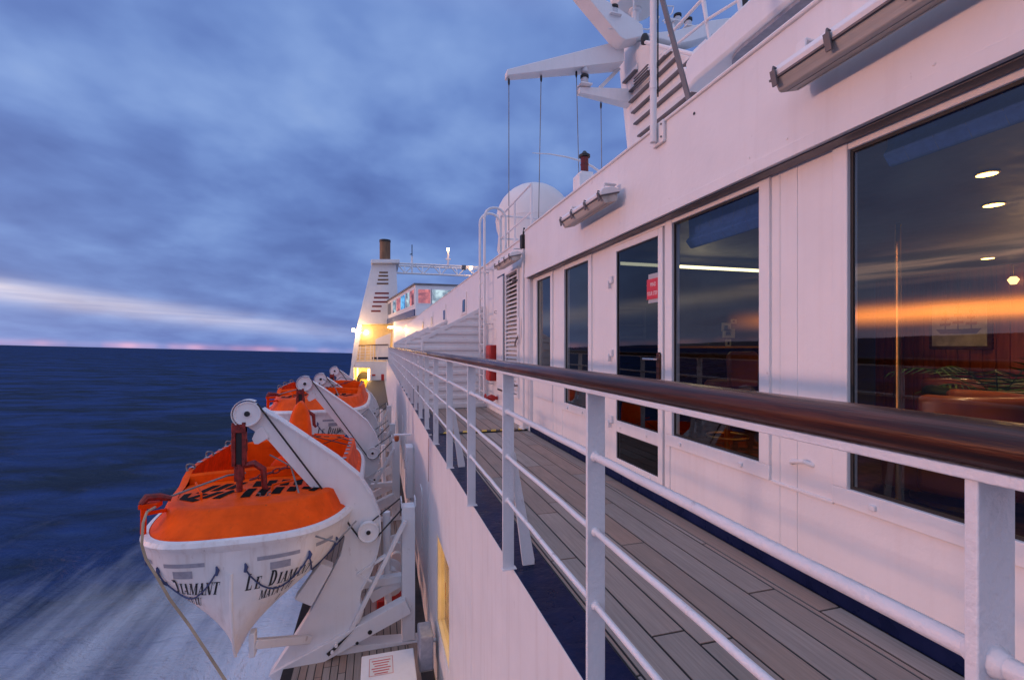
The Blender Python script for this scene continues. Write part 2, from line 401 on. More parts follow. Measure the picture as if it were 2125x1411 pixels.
# ================================================================ sea
SEAZ = -10.0
def sea():
    n = SEAN; c = Vector((0,0,SEAZ)); ux = Vector((1,0,-n.x/n.z)).normalized(); uy = n.cross(ux).normalized()
    m = M(); K = 30000
    # rings of quads growing with distance, one sheet
    rs = [0, 20, 60, 150, 400, 1200, 4000, 12000, K]; N = 48
    vs = [c]; fs = []
    for r in rs[1:]:
        for j in range(N):
            t = 2*PI*j/N; vs.append(c + ux*r*math.cos(t) + uy*r*math.sin(t))
    for j in range(N): fs.append((0, 1+j, 1+(j+1)%N))
    for i in range(len(rs)-2):
        for j in range(N):
            a = 1+i*N+j; b = 1+i*N+(j+1)%N; fs.append((a, a+N, b+N, b))
    m.add(vs, fs)
    mt = bpy.data.materials.new('sea_water'); g = G(nt(mt)); MATS['sea'] = mt
    out = g.n('ShaderNodeOutputMaterial'); b = g.n('ShaderNodeBsdfPrincipled')
    geo = g.n('ShaderNodeNewGeometry'); sp = g.n('ShaderNodeSeparateXYZ'); g.t.links.new(geo.outputs['Position'], sp.inputs[0])
    X, Y = sp.outputs[0], sp.outputs[1]
    def crd(sx, sy, rot=0):
        mp = g.n('ShaderNodeMapping'); mp.inputs['Scale'].default_value = (sx, sy, 1); mp.inputs['Rotation'].default_value = (0,0,R(rot))
        g.t.links.new(geo.outputs['Position'], mp.inputs[0]); return mp.outputs[0]
    # swell + chop; slightly drawn out along the ship's track
    sw = g.noise(crd(.045,.075, 24), 1.0, 3, .5, .6); ch = g.noise(crd(.16,.26, 18), 1.0, 7, .62, .5); fi = g.noise(crd(1.6,1.0), 1.2, 4, .6)
    hgt = g.m('ADD', g.m('ADD', g.m('MULTIPLY', sw, 3.2), g.m('MULTIPLY', ch, 1.9)), g.m('MULTIPLY', fi, .18))
    bp = g.n('ShaderNodeBump'); bp.inputs['Strength'].default_value = .9; bp.inputs['Distance'].default_value = 1.0
    g.put(bp.inputs['Height'], hgt)
    # wake foam: ribbons drawn out along the ship's track, thickest close to the side
    wob = g.m('MULTIPLY', g.m('SUBTRACT', g.noise(crd(.05,.03), 1, 3), .5), 10)
    dist = g.m('ADD', g.m('MULTIPLY', X, -1.0), wob)
    near = g.m('MULTIPLY', g.mapr(dist, 4, 30, 1, 0), g.mapr(Y, 20, 52, 1, 0))
    st = g.noise(crd(.75,.045), 1.0, 5, .60, .2); st2 = g.noise(crd(.20,.05, 3), 1.0, 5, .55, .6)
    fm = g.m('ADD', g.m('MULTIPLY', st, .48), g.m('MULTIPLY', st2, .62))
    foam = g.m('MULTIPLY', g.mapr(g.m('MULTIPLY_ADD', near, .48, fm), .72, 1.10), g.mapr(near, .0, .65))
    base = g.mix(g.mapr(g.m('ADD', g.m('MULTIPLY', ch, .5), g.m('MULTIPLY', sw, .5)), .42, .58), (.0012,.0050,.028), (.0085,.0310,.148))  # swell light and shade mixed into the water colour by wave height
    base = g.mix(g.m('MULTIPLY', foam, .90), base, (.62,.66,.72))
    g.put(b.inputs['Base Color'], base)
    g.put(b.inputs['Roughness'], g.mapr(foam, 0, 1, .34, .8)); b.inputs['IOR'].default_value = 1.33
    b.inputs['Specular IOR Level'].default_value = .0
    gl = g.n('ShaderNodeBsdfGlossy'); gl.inputs['Roughness'].default_value = .30; gl.inputs[0].default_value = (.85,1,1,1)
    fr = g.n('ShaderNodeFresnel'); fr.inputs[0].default_value = 1.33; g.t.links.new(bp.outputs[0], fr.inputs['Normal']); g.t.links.new(bp.outputs[0], gl.inputs['Normal'])
    mx = g.n('ShaderNodeMixShader'); g.put(mx.inputs[0], g.m('MULTIPLY', g.mapr(fr.outputs[0], .02, .8, .012, .065), g.mapr(foam, 0, 1, 1, .1)))
    g.t.links.new(b.outputs[0], mx.inputs[1]); g.t.links.new(gl.outputs[0], mx.inputs[2]); g.t.links.new(mx.outputs[0], out.inputs[0])
    g.t.links.new(bp.outputs[0], b.inputs['Normal'])
    tag(m.build('water', 'sea'), kind='structure')
sea()

# ================================================================ the ship's decks and hull
XW, XF = 2.09, 1.97            # deckhouse wall, fascia face
XR = .64                       # line of the guard rail
ZL = -2.75                     # promenade deck below
ZT = 2.81                      # top of the fascia
YJ = 6.42                      # expansion joint
s = M().box((-1.12,-12,-13.5), (16,80,ZL-.12)).build('ship_hull', 'hullwhite'); tag(s, 'white hull of the ship beneath the promenade deck', 'ship')
def planks(name, x0, x1, y0, y1, z, w=.16, kind_label=None, gap=.011, seed=1, cmat='rubber'):
    rnd = random.Random(seed); m = M(); x = x1
    ws = [.125, .035] + [w]*60
    for k, wk in enumerate(ws):
        xa = max(x0, x-wk); 
        if x - xa < .02: break
        y = y0 - rnd.random()*2.0
        while y < y1:
            L = 1.1 + rnd.random()*1.7; a, b = max(y, y0)+gap/2, min(y+L, y1)-gap/2
            if b > a+.05: m.box((xa+gap/2, a, z-.02), (x-gap/2, b, z))
            y += L
        x = xa
        if x <= x0+.001: break
    o = m.build(name, 'teak', bevel=.0012, segs=1); o['kind'] = 'structure'
    return o
planks('deck_planking', .90, 2.045, -1.6, YJ-.07, 0, seed=3)
planks('deck_planking', .90, 2.045, YJ+.07, 9.0, 0, seed=8)
planks('lower_deck_planking', -1.0, .50, 1.0, 30, ZL, w=.09, seed=5)
s = M().box((.761,-1.7,-.12), (2.09, 40,-.0045)).build('deck', 'black'); s['kind'] = 'structure'
s = M().box((-1.12,-12,ZL-.119), (.652,58,ZL-.0045)).build('lower_deck', 'rubber'); s['kind'] = 'structure'
s = M().box((.655,-1.7,-.003), (.895,YJ-.05,.002)).box((.655,YJ+.05,-.003),(.895,40,.002)).box((2.05,-1.7,-.003),(2.088,40,.075)).build('deck_edge', 'navy', bevel=.004); s['kind']='structure'
# hazard strip over the expansion joint
hs = thing('joint_cover', 'black and yellow striped cover strip across the teak deck', 'deck strip')
M().box((.80,YJ-.06,.003),(2.03,YJ+.06,.016)).build('plate', 'black', hs, bevel=.004)
for k in range(9):
    x = .84+k*.132
    M().prism([(x, YJ-.057),(x+.07,YJ-.057),(x+.10,YJ+.057),(x+.03,YJ+.057)], .0165, .019, 'XY').build('stripe', 'yellow', hs)
M().box((1.93,YJ-.05,.02),(2.08,YJ+.05,.05)).bar((1.98,YJ,.05),(2.06,YJ,.14),.03,.06).build('end_bracket','white',hs,bevel=.006)

# ship side plating under the rail, with an expansion gap, seams and a lit window
side = thing('bulwark', 'white steel side plating below the guard rail with a lit window', 'bulwark')
wa, wb = onX(905,1240,.652), onX(930,1070,.652)
WY0, WY1, WZ0, WZ1 = 4.62, 5.55, -2.02, -.98
m = M(); X0, X1 = .652, .70
def plate(y0,y1,z0,z1): m.box((X0,y0,z0),(X1,y1,z1))
plate(-1.7, WY0, ZL, -.001); plate(WY1, YJ-.05, ZL, -.001); plate(WY0,WY1,WZ1,-.001); plate(WY0,WY1,ZL,WZ0)
m.build('plating', 'hullwhite', side)
m = M(); plate(YJ+.05, 40, ZL, -.001); m.build('plating', 'hullwhite', side)
M().box((.70,YJ-.06,ZL),(.72,YJ+.06,-.1)).build('joint_strip','greysteel',side)
M().box((.648,YJ-.035,-.62),(.69,YJ+.02,-.05)).build('hinge_bar','redsteel',side,bevel=.006)
for y in (3.55, 8.9, 11.6, 14.4, 18): M().box((.6495,y,ZL+.02),(.653,y+.012,-.02)).build('seam','hullwhite',side,bevel=.001)
w = M()
for (a,b) in (((.66,WY0,WZ1-.03),(.90,WY1,WZ1)), ((.66,WY0,WZ0),(.90,WY1,WZ0+.03)), ((.66,WY1-.03,WZ0+.03),(.90,WY1,WZ1-.03)), ((.66,WY0,WZ0+.03),(.90,WY0+.03,WZ1-.03))): w.box(a,b)
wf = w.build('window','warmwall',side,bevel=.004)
M().box((.91,WY0-.3,WZ0-.3),(.92,WY1+.3,WZ1+.2)).build('lit_blind','glow_window',wf)
M().box((.70,WY0+.03,WZ0+.03),(.708,WY1-.03,WZ1-.03)).build('pane','glass',wf)
for (y0,z0,z1,hw) in ((7.5,-1.9,-1.0,.22),(9.3,-2.6,-.75,.3),(12.2,-1.9,-1,.22),(13.4,-2.6,-.75,.3),(16,-1.9,-1,.22),(19,-1.9,-1,.22),(22,-2.6,-.75,.3)):
    poly = [(y0-hw,z0),(y0+hw,z0)]+[(y0+hw-.1*(1-math.cos(R(t))), z1-.1+.1*math.sin(R(t))) for t in (0,30,60,90)]+[(y0-hw+.1*(1-math.cos(R(t))), z1-.1+.1*math.sin(R(t))) for t in (90,60,30,0)]
    d = M().prism(poly, .636, .651, 'YZ').build('side_panel','hullwhite',side,bevel=.004)
    if z0 < -2: M().tube([(.60,y0-.2,-1.7),(.585,y0-.2,-1.7),(.585,y0-.2,-1.5),(.60,y0-.2,-1.5),(.634,y0-.2,-1.5)],.009,6).build('handle','steel',d)

# the plating runs a touch inboard towards the camera
for o in [q for q in bpy.data.objects if q.parent == side or (q.parent and q.parent.parent == side) or q.name.startswith('deck_edge')]:
    for v in o.data.vertices:
        if v.co.y < YJ and v.co.x < (.70 if o.name.startswith('deck_edge') else .94): v.co.x += .0125*(YJ-v.co.y) - .006
# ================================================================ guard rails
def rail_section(ys, y0, y1, label, braces):
    gr = thing('guard_rail', label, 'railing', loc=(XR, ys[0], 0))
    L = lambda v: (v[0]-XR, v[1]-ys[0], v[2])
    prof = []   # oval cap, flat underneath
    for i in range(20):
        t = 2*PI*i/20; x = .044*math.copysign(abs(math.cos(t))**.8, math.cos(t)); z = .027*math.copysign(abs(math.sin(t))**.8, math.sin(t))
        prof.append((.03+x, 1.088+max(z, -.024)))
    yy = [y0+(y1-y0)*i/60 for i in range(61)]
    m = M(); n = len(prof)
    vs = [(px, y-ys[0], pz) for y in yy for px, pz in prof]
    fs = [(i*n+j, i*n+(j+1)%n, (i+1)*n+(j+1)%n, (i+1)*n+j) for i in range(60) for j in range(n)]
    fs += [tuple(range(n)), tuple(60*n+j for j in reversed(range(n)))]
    m.add(vs, fs).build('handrail','varnish',gr,smooth=True)
    m = M().box((-.006, y0-ys[0]+.01, 1.050), (.066, y1-ys[0]-.01, 1.0635)).build('capping_bar','rail',gr,bevel=.002)
    for zb, rr in ((.845,.0125),(.605,.0098),(.370,.0098)):
        pts = [(.028+random.uniform(-.0012,.0012), y-ys[0], zb+random.uniform(-.0015,.0015)) for y in yy]
        M().tube(pts, rr, 12).build('rail_bar','rail',gr,smooth=True)
    s0 = M().box((0,0,0.001),(.0625,.0135,1.050))
    for zb, rr in ((.845,.0125),(.605,.0098),(.370,.0098)):     # weld collars
        s0.lathe([(rr+.001,-.013),(rr+.006,-.001),(rr+.006,.0145),(rr+.001,.027)], (.028,0,zb), 12, 'Y')
    s0.box((-.004,-.012,.001),(.075,.026,.008))
    first = s0.build('stanchion','rail',gr,bevel=.002)
    me = first.data; first.location = (0,0,0)
    for k, y in enumerate(ys[1:]):
        o = first.copy(); col.objects.link(o); o.parent = gr; o.location = (0, y-ys[0], 0)
    b0 = None
    for y in braces:
        if b0 is None:
            b0 = M().prism([(.04,.62),(.075,.62),(.185,.03),(.185,.001),(.118,.001)], .0, .013, 'XZ').build('brace','rail',gr,bevel=.002); o = b0
        else: o = b0.copy(); col.objects.link(o); o.parent = gr
        o.location = (0, y-ys[0]+.018, 0)
    return gr
ysA = [-.65,.363,1.38,2.44,3.48,4.6,5.75]
rail_section(ysA, -1.5, YJ-.03, 'nearest guard rail with thick varnished brown handrail and white stanchions', [-.65, 2.44, 4.6])
ysB = [6.85+1.05*i for i in range(26)]
rail_section(ysB, YJ+.03, 33.2, 'farther stretch of white guard rail past the expansion joint, receding alongside the pleated screens', ysB[1::2])
# ================================================================ lounge deckhouse
dh = thing('deckhouse', 'white steel deckhouse with large windows running along the teak side deck', 'deckhouse')
YE = 6.30
WIN = [(-.60,1.67,.54,2.10), (2.195,3.02,.54,2.10), (4.46,5.11,.54,2.08), (5.57,6.10,.90,2.08)]
DR = (3.13, 3.93, .10, 2.10)
holes = sorted([(a,b,c) for a,b,c,d in WIN]+[(DR[0]-.02,DR[1]+.02,.06)])
m = M(); y = -2.0
for a,b,c in holes:
    m.box((XW,y,.001),(XW+.06,a-.01,2.16)); m.box((XW,a-.01,.001),(XW+.06,b+.01,c-.01)); y = b+.01
m.box((XW,y,.001),(XW+.06,YE,2.16))
m.build('wall','white',dh)
for y in (1.95, 2.06, 3.99, 4.38, 5.19, 5.50): M().box((XW-.004,y,.08),(XW+.001,y+.009,2.138)).build('seam','white',dh,bevel=.001)
m = M(); m.box((XF,-2.0,2.14),(XW+.10,YE,ZT)); m.build('fascia','white',dh,bevel=.006)
M().tube([(XF-.004,-2,ZT-.008),(XF-.004,YE,ZT-.008)],.013,8).build('edge_trim','white',dh,smooth=True)
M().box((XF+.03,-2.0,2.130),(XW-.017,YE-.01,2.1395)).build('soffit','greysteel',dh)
M().box((XF-.007,-2.0,2.135),(XF-.0005,YE,2.20)).build('drip_strip','white',dh,bevel=.002)
for y in (.6,1.25,1.9,2.15,2.9,3.6,4.3,5.1,5.8): M().lathe([(.001,-.003),(.006,-.002),(.007,0)],(XF-.001,y,2.235),8,'X').build('bolt','white',dh)
M().box((XW+.1,-2,2.68),(8.6,YE,ZT-.01)).build('roof','white',dh)
M().box((2.1,-2.1,0),(8.6,-2.0,2.9)).build('end_wall','white',dh)
M().lathe([(.010,-.004),(.007,0)],(XF-.0005,2.62,2.70),10,'X').build('scupper_hole','black',dh)
def window(a, b, z0, z1, fw=.075, bolts=()):
    f = M(); x0, x1 = XW-.016, XW+.05
    f.box((x0,a-fw,z0-fw-.01),(x1,b+fw,z0)).box((x0,a-fw,z0),(x1,a,2.138)).box((x0,b,z0),(x1,b+fw,2.138)).box((XW-.012,a,z1),(x1,b,2.138))
    fr = f.build('window','white',dh,bevel=.004)
    g = M(); gx0, gx1 = XW+.004, XW+.012; s = .014
    g.box((gx0,a,z0),(gx1,a+s,z1)).box((gx0,b-s,z0),(gx1,b,z1)).box((gx0,a+s,z0),(gx1,b-s,z0+s)).box((gx0,a+s,z1-s),(gx1,b-s,z1))
    g.build('gasket','black',fr)
    M().quad((XW+.010,a,z0),(XW+.010,b,z0),(XW+.010,b,z1),(XW+.010,a,z1)).build('pane','glass',fr)
    for y in bolts: M().box((x0-.012,y-.014,z0-.058),(x0+.002,y+.014,z0-.034)).build('bolt','white',fr,bevel=.003)
window(*WIN[0], bolts=(.35,1.0,1.55)); window(*WIN[1], bolts=(2.33,2.92)); window(*WIN[2], bolts=(4.6,5.0)); window(*WIN[3], bolts=(5.7,6.0))
M().box((XW-.012,5.52,.50),(XW+.002,6.15,.80)).build('lower_panel','white',dh,bevel=.004)
M().box((XW-.01,1.745,.445),(XW+.002,2.118,.462)).build('ledge','white',dh,bevel=.004)
M().tube([(XW+.004,1.86,.60),(XW-.03,1.89,.615),(XW-.03,1.96,.60),(XW+.004,1.99,.585)],.012,8).build('bent_handle','white',dh,smooth=True)
# door: hinged leaf with a tall and a short pane
dr = M(); y0,y1,z0,z1 = DR; x0,x1 = XW-.022, XW+.022; ga,gb = 3.19,3.85
dr.box((x0,y0,z0),(x1,ga,z1)).box((x0,gb,z0),(x1,y1,z1)).box((x0,ga,z0),(x1,gb,.187)).box((x0,ga,.425),(x1,gb,.526)).box((x0,ga,2.045),(x1,gb,z1))
dr = dr.build('door','white',dh,bevel=.004)
for a,b in ((.187,.425),(.526,2.045)):
    g = M(); xa,xb = XW-.012,XW-.004; s=.010
    g.box((xa,ga,a),(xb,ga+s,b)).box((xa,gb-s,a),(xb,gb,b)).box((xa,ga+s,a),(xb,gb-s,a+s)).box((xa,ga+s,b-s),(xb,gb-s,b)); g.build('gasket','black',dr)
    M().quad((XW-.006,ga,a),(XW-.006,gb,a),(XW-.006,gb,b),(XW-.006,ga,b)).build('pane','darkglass' ,dr)
f = M(); f.box((XW-.010,y1+.012,.04),(XW+.05,y1+.075,2.138)).box((XW-.010,y0-.075,.04),(XW+.05,y0-.012,2.138)).box((XW-.010,y0-.012,2.105),(XW+.05,y1+.012,2.138)).box((XW-.006,y0-.012,.02),(XW+.05,y1+.012,.085))
f.build('door_frame','white',dh,bevel=.003)
for z in (1.80,1.13,.52):
    M().box((x0-.022,y1-.03,z-.03),(x0,y1+.035,z+.035)).box((x0-.034,y1+.008,z-.075),(x0-.004,y1+.034,z-.005)).build('hinge','rail',dr,bevel=.004)
def roundplate(yc, z0, z1, w, xa, xb):
    p = [(yc-w/2,z0),(yc+w/2,z0)]+[(yc+w/2*math.cos(R(t)), z1-w/2+w/2*math.sin(R(t))) for t in range(0,181,20)]
    return M().prism(p, xa, xb, 'YZ')
hp = roundplate(3.162,.92,1.15,.044,x0-.018,x0-.0005).build('handle_plate','varnish',dr,bevel=.004)
M().tube([(x0-.015,3.165,1.095),(x0-.055,3.165,1.095),(x0-.06,3.18,1.095),(x0-.06,3.30,1.095)],.009,8).build('lever','steel',hp,smooth=True)
for y,z in ((3.35,.475),(3.78,.475),(3.3,.15)): M().box((x0-.008,y-.012,z-.014),(x0+.002,y+.012,z+.012)).build('bolt','white',dr,bevel=.003)
# sign on the door glass
sg = thing('warning_sign','small red sign reading MIND YOUR STEP on the glass door','sign')
M().box((XW-.013,3.195,1.535),(XW-.010,3.335,1.765)).build('backing','signgrey',sg,bevel=.001)
M().box((XW-.018,3.190,1.565),(XW-.0135,3.350,1.725)).build('plate','signred',sg,bevel=.001)
def ytext(txt, y_left, z, size, x, m, parent, sx=1., name='lettering', bold=0):
    vs, fs = text_mesh(txt, size, bold=bold); wd = max(v[0] for v in vs)
    M().add([(x, y_left - v[0]*sx, z+v[1]) for v in vs], fs).build(name, m, parent); return wd*sx
ytext('MIND', 3.300, 1.665, .044, XW-.0186, 'signtext', sg, .72); ytext('YOUR STEP', 3.344, 1.595, .044, XW-.0186, 'signtext', sg, .64)
# far part of the house: door, louvre, pipe, ladder wall
XB = 2.04
m = M(); ya,yb,za,zb = 6.84,7.50,.45,2.35
m.box((XB,YE,.001),(XB+.3,ya,ZT-.02)).box((XB,ya,.001),(XB+.3,yb,za)).box((XB,ya,zb),(XB+.3,yb,ZT-.02)).box((XB,yb,.001),(XB+.3,38,ZT-.02)).box((XB+.3,YE+.01,.001),(8.6,38,ZT-.025))
m.build('after_wall','white',dh)
M().tube([(XB-.004,YE,ZT-.03),(XB-.004,38,ZT-.03)],.014,8).build('edge_trim','white',dh,smooth=True)
lv = M(); 
lv.box((XB-.03,ya-.05,za-.05),(XB+.01,ya,zb+.05)).box((XB-.03,yb,za-.05),(XB+.01,yb+.05,zb+.05)).box((XB-.03,ya,za-.05),(XB+.01,yb,za)).box((XB-.03,ya,zb),(XB+.01,yb,zb+.05))
lv = lv.build('louvre_panel','white',dh,bevel=.004)
m = M(); k = 0; z = za+.02
while z < zb-.05:
    m.add([(XB-.028,ya+.001,z),(XB-.028,yb-.001,z),(XB+.03,yb-.001,z+.05),(XB+.03,ya+.001,z+.05),(XB-.028,ya+.001,z+.006),(XB-.028,yb-.001,z+.006),(XB+.03,yb-.001,z+.056),(XB+.03,ya+.001,z+.056)],
          [(0,1,2,3),(7,6,5,4),(0,4,5,1),(1,5,6,2),(2,6,7,3),(3,7,4,0)]); z += .066
m.build('slats','white',lv); M().box((XB+.04,ya,za),(XB+.05,yb,zb)).build('mesh_screen','black',lv)
d2 = M().box((XB-.055,7.60,.46),(XB-.025,8.02,2.36)).build('steel_door','white',dh,bevel=.008)
M().box((XB-.024,7.56,.42),(XB-.001,8.07,2.40)).build('door_gasket','navy',dh)
M().tube([(XB-.056,8.0,1.80),(XB-.09,8.0,1.80),(XB-.09,8.0,1.76),(XB-.056,8.0,1.76)],.006,6).build('ring_handle','greysteel',d2)
for z in (2.18,.60):
    M().tube([(XB-.03,6.80,z),(XB-.07,6.80,z),(XB-.075,6.90,z+.01)],.014,8).lathe([(.012,-.03),(.022,-.02),(.022,.02),(.012,.03)],(XB-.072,6.88,z),10,'Z').build('clamp','greysteel',lv,smooth=True)
cl = M().box((XB-.05,6.66,1.32),(XB-.03,6.72,1.62)).build('clamp_lever','rail',dh,bevel=.006)
M().tube([(XB-.04,6.69,1.36),(XB-.07,6.78,1.25),(XB-.05,6.86,1.2)],.012,8).build('lever_arm','greysteel',cl,smooth=True)
M().tube([(1.965,6.36,.02),(1.965,6.36,2.68)],.022,10).build('drain_pipe','white',dh,smooth=True)
for y in (11.6,15.2,18.8,22.6):
    f = M().box((XB-.02,y-.42,1.96),(XB-.002,y+.42,2.50)).build('window','white',dh,bevel=.01)
    M().box((XB-.03,y-.30,2.02),(XB-.021,y+.02,2.32)).build('pane','darkglass',f)
    M().box((XB-.032,y+.05,2.02),(XB-.021,y+.32,2.32)).build('shutter','white',f,bevel=.003)
for z in (.9,1.35,1.7): M().box((XB-.012,8.12,z-.03),(XB-.001,8.4,z+.12)).build('notice_frame','white',dh,bevel=.003)
nb_ = M().box((XB-.016,8.18,1.32),(XB-.0125,8.36,1.50)).build('notice','paper',dh)
# black loudspeaker-like box at the fascia end
hb = thing('deck_speaker','small black horn box on the end of the fascia by the roof edge','speaker')
M().box((1.93,6.33,2.56),(2.01,6.42,2.76)).build('body','black',hb,bevel=.012); M().tube([(1.97,6.375,2.76),(1.985,6.375,2.86)],.014,8).build('neck','black',hb)
# red fire box, hydrant
fb = thing('fire_box','red fire equipment box fixed to the wall between ladder and louvred door','fire box')
M().box((XB-.15,8.12,.57),(XB-.002,8.42,1.21)).build('case','redpaint',fb,bevel=.02); M().box((XB-.156,8.14,.60),(XB-.151,8.40,1.18)).build('lid','redpaint',fb,bevel=.002)
M().tube([(XB-.157,8.36,.86),(XB-.18,8.36,.86),(XB-.18,8.36,.94),(XB-.157,8.36,.94)],.006,6).build('handle','steel',fb)
hy = thing('hydrant_valve','red hydrant valve low on the wall under the louvre','hydrant')
M().lathe([(.03,0),(.05,.03),(.065,.08),(.05,.13),(.03,.15),(.035,.19)],(0,0,0),14,'X').build('body','redpaint',hy,smooth=True).location=(1.85,8.15,.27)
w_=M()
for i in range(6):
    a=R(60*i); w_.bar((0,0,0),(0,.07*math.cos(a),.07*math.sin(a)),.012,.012)
w_.tube([(0,.075*math.cos(R(t)),.075*math.sin(R(t))) for t in range(0,361,20)],.010,8); w_.build('wheel','redpaint',hy,loc=(1.82,8.15,.27))
# ladder with hoops
ld = thing('ladder','white vertical ladder with curved hand hoops leading up to the roof','ladder',loc=(1.88,8.70,0))
for dy in (-.2,.2):
    M().tube([(0,dy,.15),(0,dy,3.55)]+[(.20-.20*math.cos(R(t)),dy,3.55+.20*math.sin(R(t))) for t in range(20,181,20)]+[(.40,dy,2.82)],.024,10).build('stringer','rail',ld,smooth=True)
for k in range(9): M().tube([(0,-.2,.35+.29*k),(0,.2,.35+.29*k)],.011,8).build('rung','rail',ld,smooth=True)
for z in (.5,1.6,2.6):
    for dy in (-.2,.2): M().box((.0,dy-.02,z-.012),(.159,dy+.02,z+.012)).build('bracket','rail',ld)
rr = thing('roof_rail','white tube railing on the roof in front of the dome','railing')
for z in (3.28,3.72): M().tube([(2.3,8.9,z),(2.3,7.0,z)],.017,8).build('rail_bar','rail',rr,smooth=True); M().tube([(2.3,8.9,z),(3.8,8.9,z)],.017,8).build('rail_bar','rail',rr,smooth=True)
for y in (7.0,7.95,8.9): M().tube([(2.3,y,2.8),(2.3,y,3.72)],.018,8).build('post','rail',rr,smooth=True)
M().tube([(3.8,8.9,2.8),(3.8,8.9,3.72)],.018,8).build('post','rail',rr,smooth=True)
# satellite dome
c = onY(1108,462,10.2); rd = thing('satellite_dome','large white satellite dome standing on the roof behind the ladder','radome',loc=(c.x,c.y,2.8))
Rr=.87; hz=c.z-2.8
M().lathe([(.66,0),(.66,.25),(.84,.55)]+[(Rr*math.cos(R(t)), hz+Rr*math.sin(R(t))) for t in (-22,-10,0,8,16,25,35,45,55,65,75,83,89)],(0,0,0),48).build('dome','radome',rd,smooth=True)
M().lathe([(Rr+.006,-.012),(Rr+.010,0),(Rr+.006,.012)],(0,0,hz),48).build('seam_ring','white',rd,smooth=True)

# ================================================================ pleated screens across the deck
sc0 = None
SCL = ['nearest corrugated white screen across the deck beside the ladder','second corrugated white screen behind the one next to the ladder','third pleated white screen along the side deck','fourth and farthest pleated white screen, edge lit warm']
for i,Y in enumerate((9.05,14.4,20.0,25.6)):
    if sc0 is None:
        t = thing('deck_screen',SCL[0],'screen','corrugated screens across the side deck'); xa,xb = .80,2.03; za,zb = 1.31,1.95
        m = M(); z = .03; pitch=.155; prof=[]; zz=.03
        while zz < zb:
            for dz,dy in ((0,0),(.055,0),(.075,.035),(.13,.035)):
                prof.append((zz+dz,dy))
            zz += pitch
        prof=[p for p in prof if p[0]<zb]
        left=lambda z: xa if z<=za else xa+(z-za)/(zb-za)*(xb-xa)
        vs=[];fs=[]
        for z,dy in prof: vs += [(left(z),dy,z),(xb,dy,z)]
        for k in range(len(prof)-1): fs.append((2*k,2*k+1,2*k+3,2*k+2))
        o=m.add(vs,fs).build('corrugated_sheet','white',t); sl=o.modifiers.new('thick','SOLIDIFY'); sl.thickness=.006
        M().bar((xa,.02,0.0),(xa,.02,za),.04,.07,(0,1,0)).bar((xa,.02,za),(xb,.02,zb+.01),.035,.07).bar((xa,.02,.02),(xb,.02,.02),.03,.05).build('edge_frame','white',t,bevel=.004)
        sc0=t
    else: t = copy_tree(sc0); t['label']=SCL[i]
    t.location=(0,Y,0)

# ================================================================ tube light fittings under the roof edge
def fitting():
    t = thing('tube_light_fitting','x','light fitting','tube light fittings along the fascia')
    L=.45
    M().prism([(-.085,.02),(-.085,.045),(-.05,.075),(.05,.075),(.085,.045),(.085,.02)],-L,L,'XZ').build('housing','white',t,bevel=.005)
    v=[];pr=[(-.080,.020),(.080,.020),(.064,-.040),(.050,-.048),(-.050,-.048),(-.064,-.040)]
    M().prism(pr,-L+.012,L-.012,'XZ').build('diffuser','diffuser',t,bevel=.004)
    for x_ in (-.03,.03): M().tube([(x_,-L+.03,-.048),(x_,L-.03,-.048)],.004,6).build('rib','diffuser',t)
    M().box((-.09,-L-.004,.012),(.09,L+.004,.0225)).build('rim','greysteel',t,bevel=.002)
    for y in (-.42,-.15,.15,.42):
        for x in (-.092,): M().box((x-.008,y-.014,-.02),(x+.002,y+.014,.05)).tube([(x,y,.05),(x+.005,y,.066),(x+.02,y,.056)],.006,6).build('clip','greysteel',t,bevel=.002)
    for y in (-.35,.35): M().bar((0,y,.075),(.02,y,.13),.05,.012).bar((.02,y,.13),(.125,y,.10),.05,.012).build('bracket','white',t,bevel=.003)
    M().tube([(.02,L*.8,.07),(.06,L*.9,.10),(.09,L*.95,.13),(.13,L+.02,.13)],.012,8).build('cable','white',t,smooth=True)
    M().tube([(.03,L,.05),(.03,L+.05,.05)],.018,10).build('gland','white',t,smooth=True)
    return t
ft=fitting()
FL=['long tube light fitting over the largest window, nearest the camera','middle tube light fitting, above the glass door','farthest tube light fitting, above the louvred panel']
for i,(y,) in enumerate(((1.34,),(3.98,),(6.75,))):
    t = ft if i==0 else copy_tree(ft)
    t['label']=FL[i]; t.location=(1.845,y,2.435); t.rotation_euler=(0,R(-14),0)

# ================================================================ lounge interior
s=M().box((2.16,-2,-.05),(8.5,6.2,.0)).build('lounge_floor','carpet'); s['kind']='structure'
s=M().box((2.18,-2,2.30),(8.5,6.2,2.36)).build('ceiling','ceiling'); s['kind']='structure'
lw=thing('lounge_panelling','dark red wood panelled wall at the back of the lounge','wall')
m=M(); y=-2
while y<6.1: m.box((8.2,y+.004,0),(8.3,y+.146,2.30)); y+=.15
m.build('boards','panelling',lw,bevel=.006)
s=M().box((2.16,6.12,0),(8.3,6.2,2.3)).build('bar_back_wall','darkwall'); tag(s,'dark blue grey wall behind the bar','wall')
s=M().box((2.16,-2,0),(8.3,-1.95,2.3)).build('lounge_side_wall','panelling'); tag(s,'wood panelled end wall of the lounge','wall')
cb=M().box((2.95,2.62,0),(3.22,2.95,2.30)).build('interior_column','darkwall',bevel=.01); tag(cb,'grey column standing just inside the largest window','column')
cb=M().tube([(3.38,2.36,.0),(3.38,2.36,2.02)],.017,12).build('brass_pole','brass',smooth=True); tag(cb,'thin brass pole beside the grey column in the lounge','pole')
M_=[(onZ(2048,361,2.296),.056),(onZ(2062,425,2.296),.064),(onZ(2050,536,2.296),.066)]
DL=['ceiling downlight nearest the large window','middle ceiling downlight of the lounge','small far downlight deep in the lounge']
